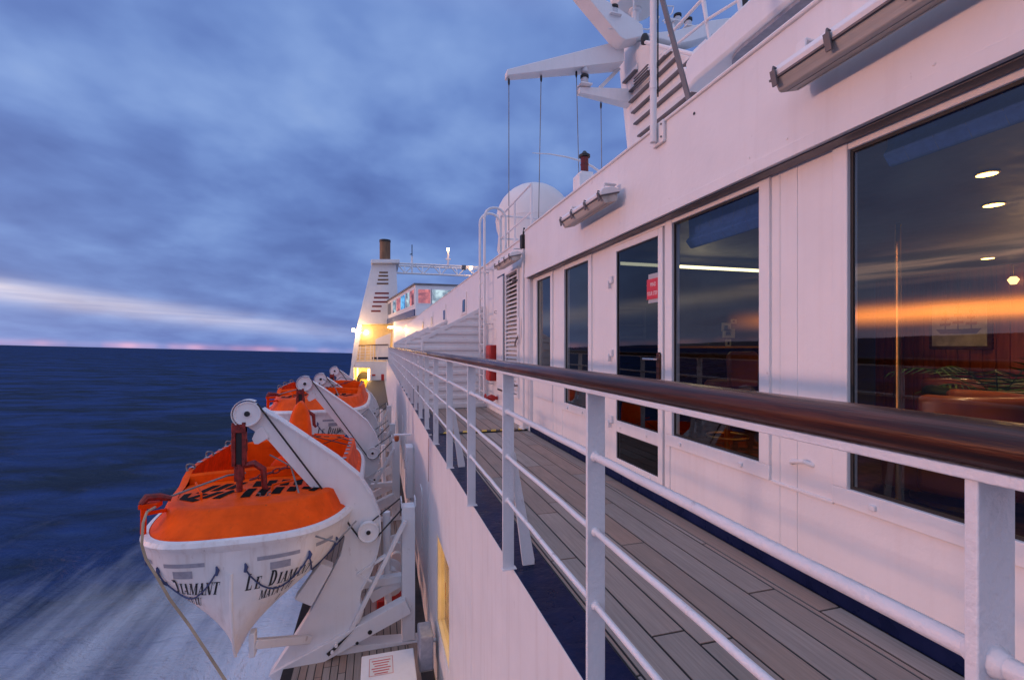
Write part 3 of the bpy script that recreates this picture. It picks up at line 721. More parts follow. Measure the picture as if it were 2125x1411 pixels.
for (p,r_),lb in zip(M_,DL):
    t=thing('downlight',lb,'downlight','round ceiling downlights',loc=p)
    M().lathe([(r_+.007,-.004),(r_+.007,.0),(r_,.0),(r_,-.004)],(0,0,0),24).build('rim','brass',t)
    M().lathe([(.001,-.006),(r_-.004,-.006)],(0,0,0),24).build('lens','glow_spot',t)
    l_ = bpy.data.lights.new('downlight_lamp','SPOT'); l_.energy = 30; l_.color = (1,.62,.30); l_.spot_size = R(118); l_.spot_blend = .6; l_.shadow_soft_size = .05
    lo_ = bpy.data.objects.new('downlight_lamp', l_); sc.collection.objects.link(lo_); lo_.location = (p.x,p.y,2.27)
t=thing('tube_lamp','bright horizontal tube lamp over the bar','lamp')
M().box((2.45,5.0,2.155),(5.3,5.06,2.185)).build('tube','glow_tube',t,bevel=.01); M().box((2.4,4.99,2.186),(5.4,5.07,2.22)).build('tray','darkwall',t)
lamp('tube_lamp_light',(3.8,5.0,2.0),3,(1,.8,.45),.2)
br=thing('bar_counter','dark wood bar counter with a lit brass edge','bar')
M().box((2.5,5.35,0),(6.5,5.42,1.15)).build('front','barwood',br); M().box((2.45,5.2,1.15),(6.5,5.75,1.19)).build('counter_top','barwood',br,bevel=.006); M().box((2.45,5.188,1.168),(6.5,5.198,1.192)).build('edge_strip','brass',br)
sh=thing('shelf_frame','pale framed shelf unit on the wall behind the bar','shelf')
M().box((2.9,6.08,1.30),(3.75,6.115,1.34)).box((2.9,6.08,1.72),(3.75,6.115,1.75)).box((2.9,6.08,1.34),(2.93,6.115,1.72)).box((3.72,6.08,1.34),(3.75,6.115,1.72)).build('frame','signgrey',sh)
M().box((2.94,6.10,1.48),(3.71,6.114,1.50)).build('shelf','signgrey',sh)
for k,(px,py,w_,h_) in enumerate(((1507,679,.16,.13),(1522,667,.10,.07),(1512,692,.22,.14),(1511,712,.09,.12))):
    p=onY(px,py,6.1); o=M().box((p.x-w_/2,6.085,p.z-h_/2),(p.x+w_/2,6.115,p.z+h_/2)).build('wall_socket_box','paper',bevel=.004)
    tag(o,['upper white switch box on the wall behind the bar','small white box right of the upper switch box','wide white double switch box under the upper one','narrow pale trunking below the double switch box'][k],'switch box')
    M().box((p.x-w_*.28,6.08,p.z-h_*.2),(p.x+w_*.1,6.084,p.z+h_*.2)).build('switch','darkwall',o)
st=thing('bar_stool','orange leather backed bar stool with brass foot ring before the bar','stool',loc=(3.35,3.95,0))
M().lathe([(.20,0),(.20,.02),(.03,.05),(.025,.72),(.10,.74)],(0,0,0),20).build('pedestal','brass',st,smooth=True)
M().tube([(.19*math.cos(R(t)),.19*math.sin(R(t)),.30) for t in range(0,361,15)],.012,8).build('foot_ring','brass',st,smooth=True)
M().lathe([(.001,.74),(.19,.74),(.215,.77),(.215,.82),(.19,.85),(.001,.86)],(0,0,0),24).build('seat','leather',st,smooth=True)
M().prism([(-.16,.80),(.16,.80),(.175,1.10),(.14,1.145),(-.14,1.145),(-.175,1.10)],-.235,-.18,'XZ').build('backrest','leather',st,bevel=.02)
def armchair(loc, rz, mt, lb):
    t=thing('armchair',lb,'armchair','low armchairs in the lounge',loc=loc); t.rotation_euler=(0,0,rz)
    M().box((-.34,-.34,.10),(.34,.30,.44)).build('seat',mt,t,bevel=.05,segs=4)
    p=[(.40*math.cos(R(a)),.40*math.sin(R(a))) for a in range(-20,201,20)]; q=[(.29*math.cos(R(a)),.29*math.sin(R(a))) for a in range(200,-21,-20)]
    M().prism(p+q,.12,.78,'XY').build('backrest',mt,t,bevel=.045,segs=4)
    M().lathe([(.25,0),(.25,.03),(.04,.06),(.04,.11)],(0,0,0),20).build('base','brass',t,smooth=True); t.scale=(1.1,1.1,1.08)
armchair((4.25,2.55,0),R(200),'leather','orange brown leather tub chair nearest the large window')
armchair((5.9,3.35,0),R(20),'leather','second orange brown tub chair behind the palm')
armchair((5.0,2.75,0),R(120),'greenleather','dark green leather tub chair beside the palm')
pl=thing('potted_palm','small potted palm with arching fronds between the lounge chairs','plant',loc=(5.55,3.0,0.22))
M().lathe([(.13,0),(.17,.02),(.20,.36),(.21,.40),(.17,.40)],(0,0,0),20).build('pot','barwood',pl,smooth=True)
m=M(); rnd=random.Random(4)
for k in range(15):
    a=2*PI*k/15+rnd.random()*.3; L=.55+rnd.random()*.3; up=.35+rnd.random()*.5
    P=[Vector((math.cos(a)*L*t, math.sin(a)*L*t, .42+up*t*1.25-.75*L*t*t*1.1)) for t in [i/12 for i in range(13)]]
    m.tube(P,.005,5)
    for i in range(2,13):
        d=(P[i]-P[i-1]).normalized(); sd=d.cross(Vector((0,0,1))).normalized(); ln=.20*math.sin(PI*(i/13.))+.04
        for sgn in (-1,1):
            tip=P[i]+sd*sgn*ln+d*ln*.7-Vector((0,0,ln*.35)); w=d*.013; m.add([P[i]-w,P[i]+w,tip],[(0,1,2)])
m.build('fronds','leaf',pl)
pc=thing('framed_picture','framed painting of a sailing ship on the panelled lounge wall','picture')
a=onX(1938,718,8.18); b=onX(2052,625,8.18)
M().box((8.15,b.y-.05,a.z-.05),(8.195,a.y+.05,b.z+.05)).build('frame','barwood',pc,bevel=.01); M().box((8.14,b.y,a.z),(8.149,a.y,b.z)).build('canvas','picture_paint',pc)
yc=(a.y+b.y)/2; zc=a.z+.25; hw=.28
m=M().prism([(yc-hw,zc),(yc+hw,zc),(yc+hw*.8,zc-.07),(yc-hw*.8,zc-.07)],8.134,8.139,'YZ')
for dy,h_ in ((-.16,.30),(0,.38),(.16,.28)):
    m.bar((8.136,yc+dy,zc),(8.136,yc+dy,zc+h_),.010,.010)
    for q in (.25,.55,.82): m.bar((8.136,yc+dy-.07*(1.2-q),zc+h_*q),(8.136,yc+dy+.07*(1.2-q),zc+h_*q),.008,.04,(0,0,1))
m.build('painted_ship','barwood',pc)
lamp('palm_fill_light',(6.2,3.1,1.75),9,(1,.55,.22),.1)  # added fill light beside the palm, belongs to no fitting
wl=thing('wall_lamp','small gilt wall lamp glowing on the lounge panelling','lamp'); p=onX(2103,590,8.1)
M().lathe([(.03,0),(.06,.06),(.03,.10)],(p.x,p.y,p.z),14).build('shade','glow_spot',wl,smooth=True); M().tube([(p.x,p.y,p.z),(p.x,p.y,p.z+.25),(8.19,p.y,p.z+.25)],.012,8).build('arm','brass',wl)
# blinds
for i,(ya,yb,zb_) in enumerate(((-.6,1.62,2.02),(2.05,3.06,1.93))):
    t=thing('roman_blind',['dark blue roman blind pulled up in the largest window','patterned dark blue roman blind in the window next to the door'][i],'blind','roman blinds'); X0=2.24
    pr=[(X0,2.29),(X0+.01,zb_+.09),(X0-.02,zb_+.05),(X0+.02,zb_),(X0+.045,zb_),(X0+.05,2.29)]
    M().prism([(p[0],p[1]) for p in pr],ya,yb,'XZ').build('cloth','blueblind',t,bevel=.008)
    m=M(); y=ya+.06
    while y<yb-.05:
        pts=[(X0-.006-.0*k, y+.012*math.sin(k*1.3), zb_+.10+.018*k) for k in range(9)]; m.tube(pts,.0016,5)
        m.tube([(X0-.021,y,zb_+.055),(X0+.018,y,zb_+.002)],.0016,5); y+=.115
    m.build('pattern','blindline',t)
# ================================================================ davits
Y1=6.45
def A(px,py): p=onY(px,py,Y1); return (p.x,p.z-ZL)
def davit():
    t=thing('davit','x','davit','boat davits along the promenade deck',loc=(0,Y1,ZL))
    hc=A(520,855); kc=A(765,1095)
    up=[(546,848),(580,868),(640,908),(700,948),(745,985),(772,1025),(788,1065),(790,1105),(782,1145),(770,1180),(752,1215),(747,1240),(755,1262),(745,1290),(700,1318),(640,1350),(590,1392)]
    lo=[(560,1395),(600,1335),(650,1255),(690,1180),(708,1145),(716,1110),(706,1078),(672,1035),(620,980),(560,912),(512,880)]
    poly=[A(*p) for p in up+lo]
    arm=M().prism(poly,-.075,.075,'XZ').build('arm','davit',t,bevel=.006)
    # raised flange along the back
    m=M(); q=[A(*p) for p in up[:11]]
    for a,b in zip(q,q[1:]):
        d=Vector((b[0]-a[0],0,b[1]-a[1])).normalized(); a_=Vector((a[0],0,a[1]))-d*.006; b_=Vector((b[0],0,b[1]))+d*.006
        m.bar(a_,b_,.20,.016,(d.z,0,-d.x))
    m.build('flange','davit',t)
    M().prism([A(548,882),A(562,905),A(540,918),A(532,918),A(527,908),A(534,892)],-.10,-.076,'XZ').build('lug','davit',t,bevel=.004)
    def sheave(c,r,y,nm,cap=False):
        s_=M().lathe([(r*.30,-.040),(r*.34,-.030),(r*.86,-.030),(r*.90,-.042),(r,-.042),(r,-.030),(r*.88,-.012),(r*.88,.012),(r,.030),(r,.042)],(c[0],y,c[1]),36,'Y').build(nm,'davit',t,smooth=True)
        M().lathe([(.001,-.052),(r*.20,-.050),(r*.22,-.044),(r*.22,-.02)],(c[0],y,c[1]),16,'Y').build('axle','black',s_,smooth=True)
    sheave(hc,.148,-.125,'head_sheave'); sheave(kc,.128,-.125,'knee_sheave')
    m=M()
    for a0,a1 in ((60,250),):
        n=16; pts=[(hc[0]+.168*math.cos(R(a0+(a1-a0)*i/n)), hc[1]+.168*math.sin(R(a0+(a1-a0)*i/n))) for i in range(n+1)]
        for a,b in zip(pts,pts[1:]):
            d=Vector((b[0]-a[0],0,b[1]-a[1])).normalized(); m.bar((a[0],-.125,a[1]),(b[0],-.125,b[1]),.10,.007,(d.z,0,-d.x))
    m.build('cable_guard','davit',t)
    e=(hc[0]+.10,-.125,hc[1]+.115); k1=(kc[0]-.10,-.125,kc[1]-.085)
    M().tube([e,k1]+[(kc[0]+.135*math.cos(R(a)),-.125,kc[1]+.135*math.sin(R(a))) for a in range(230,320,15)]+[(A(835,1055)[0],.0,A(835,1055)[1])],.011,8).build('wire','black',t,smooth=True)
    M().tube([(kc[0]+.05,-.11,kc[1]+.128),(A(830,1035)[0],.02,A(830,1035)[1])],.009,6).build('wire','black',t,smooth=True)
    # frame bolted to the ship's side
    fr=M(); P=lambda px,py,y=0.: (A(px,py)[0],y,A(px,py)[1])
    fr.box((P(834,0)[0],-.04,P(0,1330)[2] if False else A(850,1325)[1]),(P(861,0)[0],.16,A(850,1050)[1]))
    fr.build('post','davit',t,bevel=.006)
    M().box((A(834,0)[0]-.012,-.055,A(850,1046)[1]-.02),(A(834,0)[0],.17,A(850,1040)[1]+.03)).box((A(861,0)[0],-.055,A(850,1046)[1]-.02),(A(861,0)[0]+.012,.17,A(850,1040)[1]+.03)).build('post_flange','davit',t)
    dg_=M().bar(P(846,1248,-.05),P(570,1400,-.05),.16,.20,(0,0,1)).build('lower_beam','davit',t,bevel=.006)
    for px,py,r_ in ((768,1299,.028),(742,1321,.020)):
        M().lathe([(.001,-.006),(r_,-.005),(r_,.0)],(A(px,py)[0],-.132,A(px,py)[1]),16,'Y').build('lightening_hole','black',dg_)
    M().bar(P(840,1075,-.09),P(722,1312,-.09),.05,.075,(0,1,0)).build('strut','davit',t,bevel=.004)
    M().bar(P(742,1185,-.06),P(800,1148,-.06),.03,.08,(0,1,0)).bar(P(742,1185,-.06),P(772,1200,-.06),.03,.06,(0,1,0)).build('gusset','davit',t,bevel=.003)
    M().bar(P(868,1335,.05),P(700,1348,.05),.20,.13,(0,0,1)).build('sill_beam','davit',t,bevel=.008)
    M().tube([P(862,1354,-.16),P(690,1375,-.16)],.016,8).build('foot_bar','davit',t,smooth=True)
    M().bar(P(735,1232,.25),P(838,1215,.25),.12,.10,(0,0,1)).bar(P(768,1262,.3),P(840,1222,.3),.1,.14,(0,0,1)).build('cross_beam','davit',t,bevel=.006)
    M().tube([P(803,1080,.35),P(807,1290,.35)],.05,12).build('inner_post','davit',t,smooth=True)
    M().prism([A(670,1150),A(694,1160),A(652,1236),A(618,1222)],-.26,-.085,'XZ').build('junction_box','davit',arm,bevel=.012)
    M().prism([A(727,1300),A(735,1292),A(700,1330),A(685,1345),A(680,1340)],-.16,-.151,'XZ').build('slot_cover','black',t)
    for px,py in ((692,1335),(700,1322)): M().lathe([(.02,-.03),(.02,.03)],(A(px,py)[0],-.16,A(px,py)[1]),8,'Y').build('pin','davit',t)
    # fall block hanging from the head
    hx,hz_=hc[0]-.09,hc[1]
    fb_=M().box((hx-.075,-.17,hz_-.62),(hx-.035,-.09,hz_-.10)).box((hx+.035,-.17,hz_-.62),(hx+.075,-.09,hz_-.10)).box((hx-.075,-.175,hz_-.22),(hx+.075,-.095,hz_-.12)).build('fall_block','redsteel',t,bevel=.004)
    M().box((hx-.034,-.15,hz_-.66),(hx+.034,-.11,hz_-.16)).build('wire_bundle','black',fb_,bevel=.004)
    for sg_ in (-1,1): M().tube([(hx+sg_*.056,-.13,hz_-.30),(hx+sg_*.085,-.13,hz_-.31),(hx+sg_*.085,-.13,hz_-.44),(hx+sg_*.056,-.13,hz_-.45)],.006,6).build('grab_handle','redsteel',fb_)
    M().tube([(hx,-.13,hz_-.60),(hx,-.13,hz_-1.20)],[.038,.034],8).box((hx-.050,-.16,hz_-.80),(hx+.050,-.10,hz_-.62)).build('hook_rod','redsteel',fb_,bevel=.003)
    M().tube([(hx+.055,-.13,hz_-.62),(hx+.16,-.13,hz_-.60),(hx+.26,-.13,hz_-.68),(hx+.27,-.13,hz_-.88),(hx+.31,-.13,hz_-.94)],[.034,.04,.04,.034,.022],8).build('release_arm','redsteel',fb_,smooth=True)
    return t,(hx,hz_)
dv,(HX,HZ)=davit()
DVL=['nearest white boat davit arm with round sheaves reaching over the first lifeboat','second white davit arm, over the far end of the first lifeboat','third davit arm, glowing warm in the light, over the second lifeboat','farthest davit arm, in front of the lit doorway']
for i,y in enumerate((Y1,11.05,13.95,18.2)):
    t=dv if i==0 else copy_tree(dv); t['label']=DVL[i]; t.location=(0,y,ZL+(0,.0,-.10,-.10)[i])

# ================================================================ lifeboats
BX=-1.45; BZ=-.90          # centre line, gunwale height above the side deck
def boat(with_text_full=True):
    t=thing('lifeboat','x','lifeboat','lifeboats hanging in the davits')
    LA=3.35
    lv=[]   # z, half length, half beam, exponent
    DP=1.12
    def lines(z):
        h=max(0,min(1,1+z/DP)); return 3.02+.33*h**.6, .03+1.165*(1-(1-h**1.2)**1.9), 1.6+1.8*min(1,h*1.3)**1.1
    def cusp(x,y,z): return math.copysign(.085*math.exp(-abs(x)/.20)*max(0,min(1,-z/.5)),y) if abs(y)>1.5 else 0
    for i in range(15):
        z=-DP*(1-i/14); lv.append((z,*lines(z)))
    NR=96
    def ringpt(A_,B_,n,ph):
        c,s_=math.cos(ph),math.sin(ph)
        return (B_*math.copysign(abs(c)**(2/n),c), A_*math.copysign(abs(s_)**(2/n),s_))
    lv+= [(.035,3.39,1.205,3.3),(.075,3.41,1.225,3.35),(.115,3.39,1.205,3.3),(.13,3.34,1.16,3.25)]
    m=M(); vs=[];fs=[]
    for (z,A_,B_,n) in lv:
        for j in range(NR):
            x,y=ringpt(A_,B_,n,2*PI*j/NR); y+=cusp(x,y,z); vs.append((x,y,z + .06*(abs(y)/3.4)**4*max(0,1+z/DP)))
    K=len(lv)
    for i in range(K-1):
        for j in range(NR): j2=(j+1)%NR; fs.append((i*NR+j,i*NR+j2,(i+1)*NR+j2,(i+1)*NR+j))
    fs.append(tuple(reversed(range(NR))))
    hull=m.add(vs,fs).build('hull','boatwhite',t,smooth=True)
    # keel band
    M().tube([(0,-lines(z)[0]-.004+cusp(0,-3,z),z+.05*max(0,1+z/DP)) for z in [-DP+.01+.1*k for k in range(10)]],.016,8).build('stem_band','boatwhite',hull,smooth=True)
    # canopy: sides
    def ztop(y):
        u=abs(y)/3.4
        return  .385+.18*(1/(1+math.exp((u-.40)*38)))
    AI,BI,NI=2.95,.99,3.3
    AM,BM,NM=2.91,.95,3.3
    cs=[(3.345,1.165,3.25,lambda y:.118+.06*(abs(y)/3.4)**4),(3.31,1.13,3.25,lambda y:.150+.06*(abs(y)/3.4)**4),(3.27,1.10,3.25,lambda y:.165+.06*(abs(y)/3.4)**4),
        (AI+.06,BI+.05,NI,lambda y:ztop(y)-.02+.05*(abs(y)/3.4)**4),(AI,BI,NI,lambda y:ztop(y)+.05*(abs(y)/3.4)**4),(AM,BM,NM,lambda y:ztop(y)+.003+.05*(abs(y)/3.4)**4)]
    vs=[];fs=[]
    for A_,B_,n,zf in cs:
        for j in range(NR):
            x,y=ringpt(A_,B_,n,2*PI*j/NR); vs.append((x,y,zf(y)))
    for i in range(len(cs)-1):
        for j in range(NR): j2=(j+1)%NR; fs.append((i*NR+j,i*NR+j2,(i+1)*NR+j2,(i+1)*NR+j))
    can=M().add(vs,fs).build('canopy','orange',t,smooth=True)
    # end decks and cockpit
    YC=1.38
    wI=lambda y: BM*max(0,1-abs(y/AM)**NM)**(1/NM)
    for sg_,nm in ((-1,'end_deck'),(1,'end_deck')):
        vs=[];fs=[]; ys_=[AM-(AM-YC)*(1-math.cos(i/16*PI/2)) if False else AM-(AM-YC)*(i/16)**1.7 for i in range(17)]; NX=12
        for y in ys_:
            w=wI(y)
            for k in range(NX+1):
                u=-1+2*k/NX; vs.append((u*w, sg_*y, .380+.05*(y/3.4)**4+.05*(1-u*u)*min(1,(AM-y)/.5)))
        for i in range(16):
            for k in range(NX):
                a=i*(NX+1)+k; fs.append((a,a+1,a+NX+2,a+NX+1))
        dk=M().add(vs,fs).build(nm,'orange',t,smooth=True)
        dz=lambda x,y: .380+.05*(abs(y)/3.4)**4+.05*(1-(x/max(.01,wI(abs(y))))**2)*min(1,(AM-abs(y))/.5)+.006
        # black non-slip strips
        if True:
            def strip(pts,w):
                m_=M(); 
                for (x0,y0),(x1,y1) in zip(pts,pts[1:]):
                    n_=6; d=Vector((x1-x0,y1-y0,0)).normalized(); sd=Vector((-d.y,d.x,0))*w/2; vv=[]
                    for q in range(n_+1):
                        x=x0+(x1-x0)*q/n_; y=y0+(y1-y0)*q/n_
                        for e in (-1,1): X_,Y_=x+sd.x*e,y+sd.y*e; vv.append((X_,Y_*1.,dz(X_,Y_)))
                    m_.add(vv,[(2*q,2*q+1,2*q+3,2*q+2) for q in range(n_)])
                o=m_.build('grip_strip','grip',dk); return o
            for k in range(9):
                x=-.62+.155*k
                if abs(x-HX+BX)<.05: continue
                sl=.10 if x<0 else -.02
                strip([(x-.03,sg_*(2.60-.25*(x/.6)**2)),(x+sl,sg_*2.20)],.10)
                strip([(x,sg_*2.10),(x+sl,sg_*1.74)],.10)
            strip([(-.76,sg_*2.02),(-.74,sg_*2.28),(-.54,sg_*2.52)],.08); strip([(.82,sg_*1.85),(.66,sg_*2.42)],.075)
        vs=[];fs=[]
        # curved lip at the inner end of the deck
        NX=14; prof=[(0,.0),(.0,.10),(.03,.13),(.06,.10),(.07,-.42)]
        for dy,dz_ in prof:
            for k in range(NX+1):
                u=-1+2*k/NX; w=wI(YC)-.0; vs.append((u*w, sg_*(YC+.10*(1-u*u)-dy), .385+.05*(1-u*u)+dz_))
        for i in range(len(prof)-1):
            for k in range(NX): a=i*(NX+1)+k; fs.append((a,a+1,a+NX+2,a+NX+1))
        M().add(vs,fs).build('coaming','orange',t,smooth=True)
        for k,(x,y) in enumerate(((-.52,2.34),(.45,2.2))):
            pass
        hx=HX-BX
        M().tube([(.05*math.cos(R(a))+hx, sg_*2.26+.05*math.sin(R(a)), .445) for a in range(0,361,30)],.012,8).build('eye_plate','orange',dk,smooth=True)
        M().bar((-.50,sg_*2.48,.48),(-.66,sg_*2.10,.54),.02,.02).bar((-.50,sg_*2.48,.40),(-.50,sg_*2.48,.49),.02,.02).build('foot_rail','orange',dk)
        M().bar((.22,sg_*2.35,.50),(.80,sg_*1.85,.51),.022,.022).bar((.22,sg_*2.35,.42),(.22,sg_*2.35,.50),.02,.02).bar((.80,sg_*1.85,.40),(.80,sg_*1.85,.51),.02,.02).build('foot_rail','orange',dk)
        M().tube([(.10,sg_*2.60,.42),(.24,sg_*2.58,.42)],.010,6).tube([(.14,sg_*2.6,.37),(.13,sg_*2.6,.46),(.10,sg_*2.6,.47)],.010,6).tube([(.20,sg_*2.59,.37),(.21,sg_*2.59,.46),(.24,sg_*2.59,.47)],.010,6).build('cleat','greysteel',dk,smooth=True)
    # cockpit lining
    vs=[];fs=[]; ys_=[-YC-.0+2*YC*i/20 for i in range(21)]
    for y in ys_:
        w=wI(y); zt=ztop(y)+.0+.05*(abs(y)/3.4)**4
        for x,z in ((-w,zt),(-w-.05,.1),(-w*.9,-.30),(0,-.34),(w*.9,-.30),(w+.05,.1),(w,zt)): vs.append((x,y,z))
    for i in range(20):
        for k in range(6): a=i*7+k; fs.append((a,a+1,a+8,a+7))
    M().add(vs,fs).build('cockpit','orange2',t,smooth=True)
    for sgx in (-1,1): M().box((sgx*.82,-1.2,-.02),(sgx*.48,1.2,.02)).build('bench','orange2',t,bevel=.01)
    for y in (-.6,.35): M().box((-.48,y-.13,-.02),(.48,y+.13,.018)).build('thwart','orange2',t,bevel=.01)
    # folded cover and steering hood at the far end
    m=M(); rnd=random.Random(2); vs=[];fs=[]
    for i in range(13):
        for j in range(20):
            a=2*PI*j/20; h=i/12; r_=(.26*(1-h**2.2)**.6+.0)*(1+.10*math.sin(3*a+5*h)+.06*rnd.random())
            vs.append((.15+r_*1.35*math.cos(a),-.55+r_*math.sin(a),-.02+.62*h))
    for i in range(12):
        for j in range(20): j2=(j+1)%20; fs.append((i*20+j,i*20+j2,(i+1)*20+j2,(i+1)*20+j))
    m.add(vs,fs).build('folded_cover','orange2',t,smooth=True)
    vs=[];fs=[]
    for i in range(15):
        h=i/14; wx=.20*(1-h**2.4)**.6+.02; wy=.46*(1-.6*h)
        for j in range(24):
            a=2*PI*j/24; vs.append((.02+wx*math.copysign(abs(math.cos(a))**.8,math.cos(a)),1.55+.30*h+wy*math.copysign(abs(math.sin(a))**.8,math.sin(a)),.28+.92*h))
    for i in range(14):
        for j in range(24): j2=(j+1)%24; fs.append((i*24+j,i*24+j2,(i+1)*24+j2,(i+1)*24+j))
    fs.append(tuple(14*24+j for j in range(24)))
    M().add(vs,fs).build('steering_hood','orange',t,smooth=True)
    # reflective patches
    for k in range(7):
        y=-1.1+.36*k
        for sgx in (-1,1):
            zt=ztop(y)+.05*(abs(y)/3.4)**4; w=wI(y)+.0655*.5
            M().box((sgx*(w-.028),y-.05,zt+.006),(sgx*(w+.028),y+.05,zt+.010)).build('reflective_patch','greytape',can)
    # ---- lettering, tape and life lines wrapped on the hull, walking out from the stem
    def surf(z,sdist,side,off,end=-1):
        A_,B_,n=lines(z)
        N=260; prev=None; acc=0
        for i in range(N+1):
            ph=PI/2*(1-i/N); x,y=ringpt(A_,B_,n,ph); y+=cusp(x,y,z)
            if prev is not None:
                d=math.hypot(x-prev[0],y-prev[1])
                if acc+d>=sdist:
                    q=(sdist-acc)/d; X_=prev[0]+(x-prev[0])*q; Y_=prev[1]+(y-prev[1])*q
                    tx,ty=(x-prev[0])/d,(y-prev[1])/d; nx,ny=-ty,tx
                    if nx*X_+ny*Y_<0: nx,ny=-nx,-ny
                    zz=z+.06*(abs(Y_)/3.4)**4*max(0,1+z/DP)
                    return (side*(X_+nx*off), end*(Y_+ny*off), zz+.25*off)
                acc+=d
            prev=(x,y)
        return (side*x,end*y,z)
    def wraptext(txt,size,s0,z0,side,end=-1,shear=.32,bold=.012,sx=1.):
        vs,fs=serif_mesh(txt,size,shear,sx)
        out=[]
        wd=max(v[0] for v in vs)
        for x,y in vs:
            # reading direction: to the right as seen from outside
            rt = (side==1)==(end==-1)
            sd = s0+x if rt else s0+wd-x
            out.append(surf(z0+y,max(.012,sd),side,.006,end))
        M().add(out,fs).build('lettering','letter',hull)
    for end in (-1,1):
        for side in (-1,1):
            if end==1 and not with_text_full: continue
            s0=.12; rt=(side==1)==(end==-1); T_=.72
            def at(tx,size,off,z,sx):
                vs_,_=serif_mesh(tx,size,.32,sx); w_=max(v[0] for v in vs_)
                wraptext(tx,size,s0+off if rt else s0+T_-off-w_,z,side,end,sx=sx)
            at('L',.165,0,-.41,.62); at('E',.125,.085,-.41,.72); at('D',.165,.215,-.41,.66); at('IAMANT',.125,.305,-.41,.76)
            at('MATA UTU',.095,.13,-.535,.72); at('I',.075,.36,-.65,1.)
            m=M()
            def tape(sa,sb,z,h):
                n_=8; vv=[]
                for q in range(n_+1):
                    sd=sa+(sb-sa)*q/n_; vv+= [surf(z,sd,side,.004,end),surf(z+h,sd,side,.004,end)]
                m.add(vv,[(2*q,2*q+1,2*q+3,2*q+2) for q in range(n_)])
            tape(.24,.66,-.125,.04); tape(.86,1.18,-.11,.04); m.build('reflective_tape','greytape',hull)
            m=M(); tape(.36,.56,-.235,.075); m.build('reflective_plate','greytape',hull)
            m=M(); hooks=[.13,.76,1.28,1.8]
            for a,b in zip(hooks,hooks[1:]):
                pts=[]
                for q in range(13):
                    u=q/12; pts.append(surf(-.19-.30*4*u*(1-u)*.9,a+(b-a)*u,side,.018,end))
                m.tube(pts,.0085,6)
            for a in hooks:
                p=Vector(surf(-.17,a,side,.02,end)); m.tube([p+Vector((0,0,-.05)),p+Vector((.012,0,.0)),p+Vector((0,0,.04))],[.014,.02,.008],6)
            m.build('life_line','bluerope',hull,smooth=True)
    # mooring gear on the outer shoulder
    g_=M().tube([(-.98,-2.72,.15),(-.98,-2.72,.44)],.030,8).box((-1.02,-2.76,.42),(-.84,-2.60,.47)).tube([(-.98,-2.72,.36),(-.80,-2.6,.36)],.022,8).build('bow_fitting','orange2',t,bevel=.006)
    M().tube([(-1.0,-2.74,.47),(-.96,-2.70,.53),(-.86,-2.64,.52),(-.76,-2.6,.48)],[.03,.045,.04,.03],8).build('shackle','redsteel',g_,smooth=True)
    M().tube([(-.78,-2.6,.50),(-.3,-2.2,.62),(HX-BX,-2.0,.60)],.012,8).build('lashing','greyrope',t,smooth=True)
    M().tube([(HX-BX+.27,-1.95,.80),(.38,-2.05,.66),(.48,-2.35,.50),(.62,-2.75,.25),(.78,-3.10,.05),(1.0,-3.16,-.02),(1.20,-2.9,.12)],.010,8).build('lashing','greyrope',t,smooth=True)
    cm=M(); pts=[Vector((HX-BX+.05,-1.95,.50)).lerp(Vector((.75,-1.45,.70)),i/11) for i in range(12)]
    for i in range(11):
        a,b=pts[i],pts[i+1]; c_=(a+b)/2; d=(b-a); u=Vector((0,0,1)) if i%2 else d.cross(Vector((0,0,1))).normalized()
        cm.tube([c_+d*.62*math.cos(R(q))+u*.028*math.sin(R(q)) for q in range(0,361,45)],.009,6)
    cm.build('chain','redsteel',t,smooth=True)
    for y in (-1.15,-.2,.9):
        cmt=M().tube([(-wI(y)-.05+.05*math.cos(R(a)),y+.03*math.cos(R(a*2)),ztop(y)+.02+.05*math.sin(R(a))) for a in range(0,361,30)],.012,6).build('rope_becket','greyrope',t,smooth=True)
    M().tube([(wI(.5)+.03,.5,ztop(.5)+.02),(wI(.5)-.15,.65,ztop(.6)+.06),(.3,.7,.45)],.008,6).tube([(wI(.0)+.03,0,ztop(0)+.02),(.4,.3,.72),(.1,.35,.5)],.008,6).build('lashing','black',t,smooth=True)
    return t
bt=boat(); bt.location=(BX,5.38+3.41*.84,BZ-.13); bt.scale=(1,.84,1); bt.rotation_euler=(R(-1.4),0,0)
bt['label']='nearest lifeboat, white hull lettered LE DIAMANT under an orange canopy'
b2=copy_tree(bt); b2.location=(BX-.05,11.75+3.41*.9,BZ+.40); b2.scale=(1.04,.9,1.04); b2.rotation_euler=(0,0,0)
for o_ in [q_ for q_ in bpy.data.objects if q_.parent==b2 and q_.name.startswith('steering_hood')]: bpy.data.objects.remove(o_); b2['label']='second lifeboat, partly hidden behind the second davit arm'
# painter hanging off the near boat
P0=onY(294,1130,5.5); P1=onY(480,1430,4.7)
o=M().tube([onY(322,1052,5.75),onY(305,1062,5.65),onY(297,1085,5.55),P0,onY(303,1160,5.45),onY(328,1200,5.35),onY(352,1242,5.3),onY(395,1300,5.2),P1,onY(560,1600,4.3)],.013,8).build('painter_rope','rope',smooth=True)
tag(o,'tan rope hanging slack from the near end of the first lifeboat','rope')
# bumper bar from davit to keel
k=thing('keel_chock','white chock bar steadying the keel of the near lifeboat','chock')
a=onY(525,1335,5.7); b=onY(640,1325,6.3)
M().bar(a,b,.10,.09).build('arm','davit',k,bevel=.008); M().box((a.x-.03,a.y-.06,a.z-.12),(a.x+.03,a.y+.06,a.z+.14)).build('pad','davit',k,bevel=.01)
k2=copy_tree(k); k2['label']='white chock bar under the second lifeboat'; k2.location=(0,7.6,.35)
for q in (k,k2): q['group']='keel chocks'

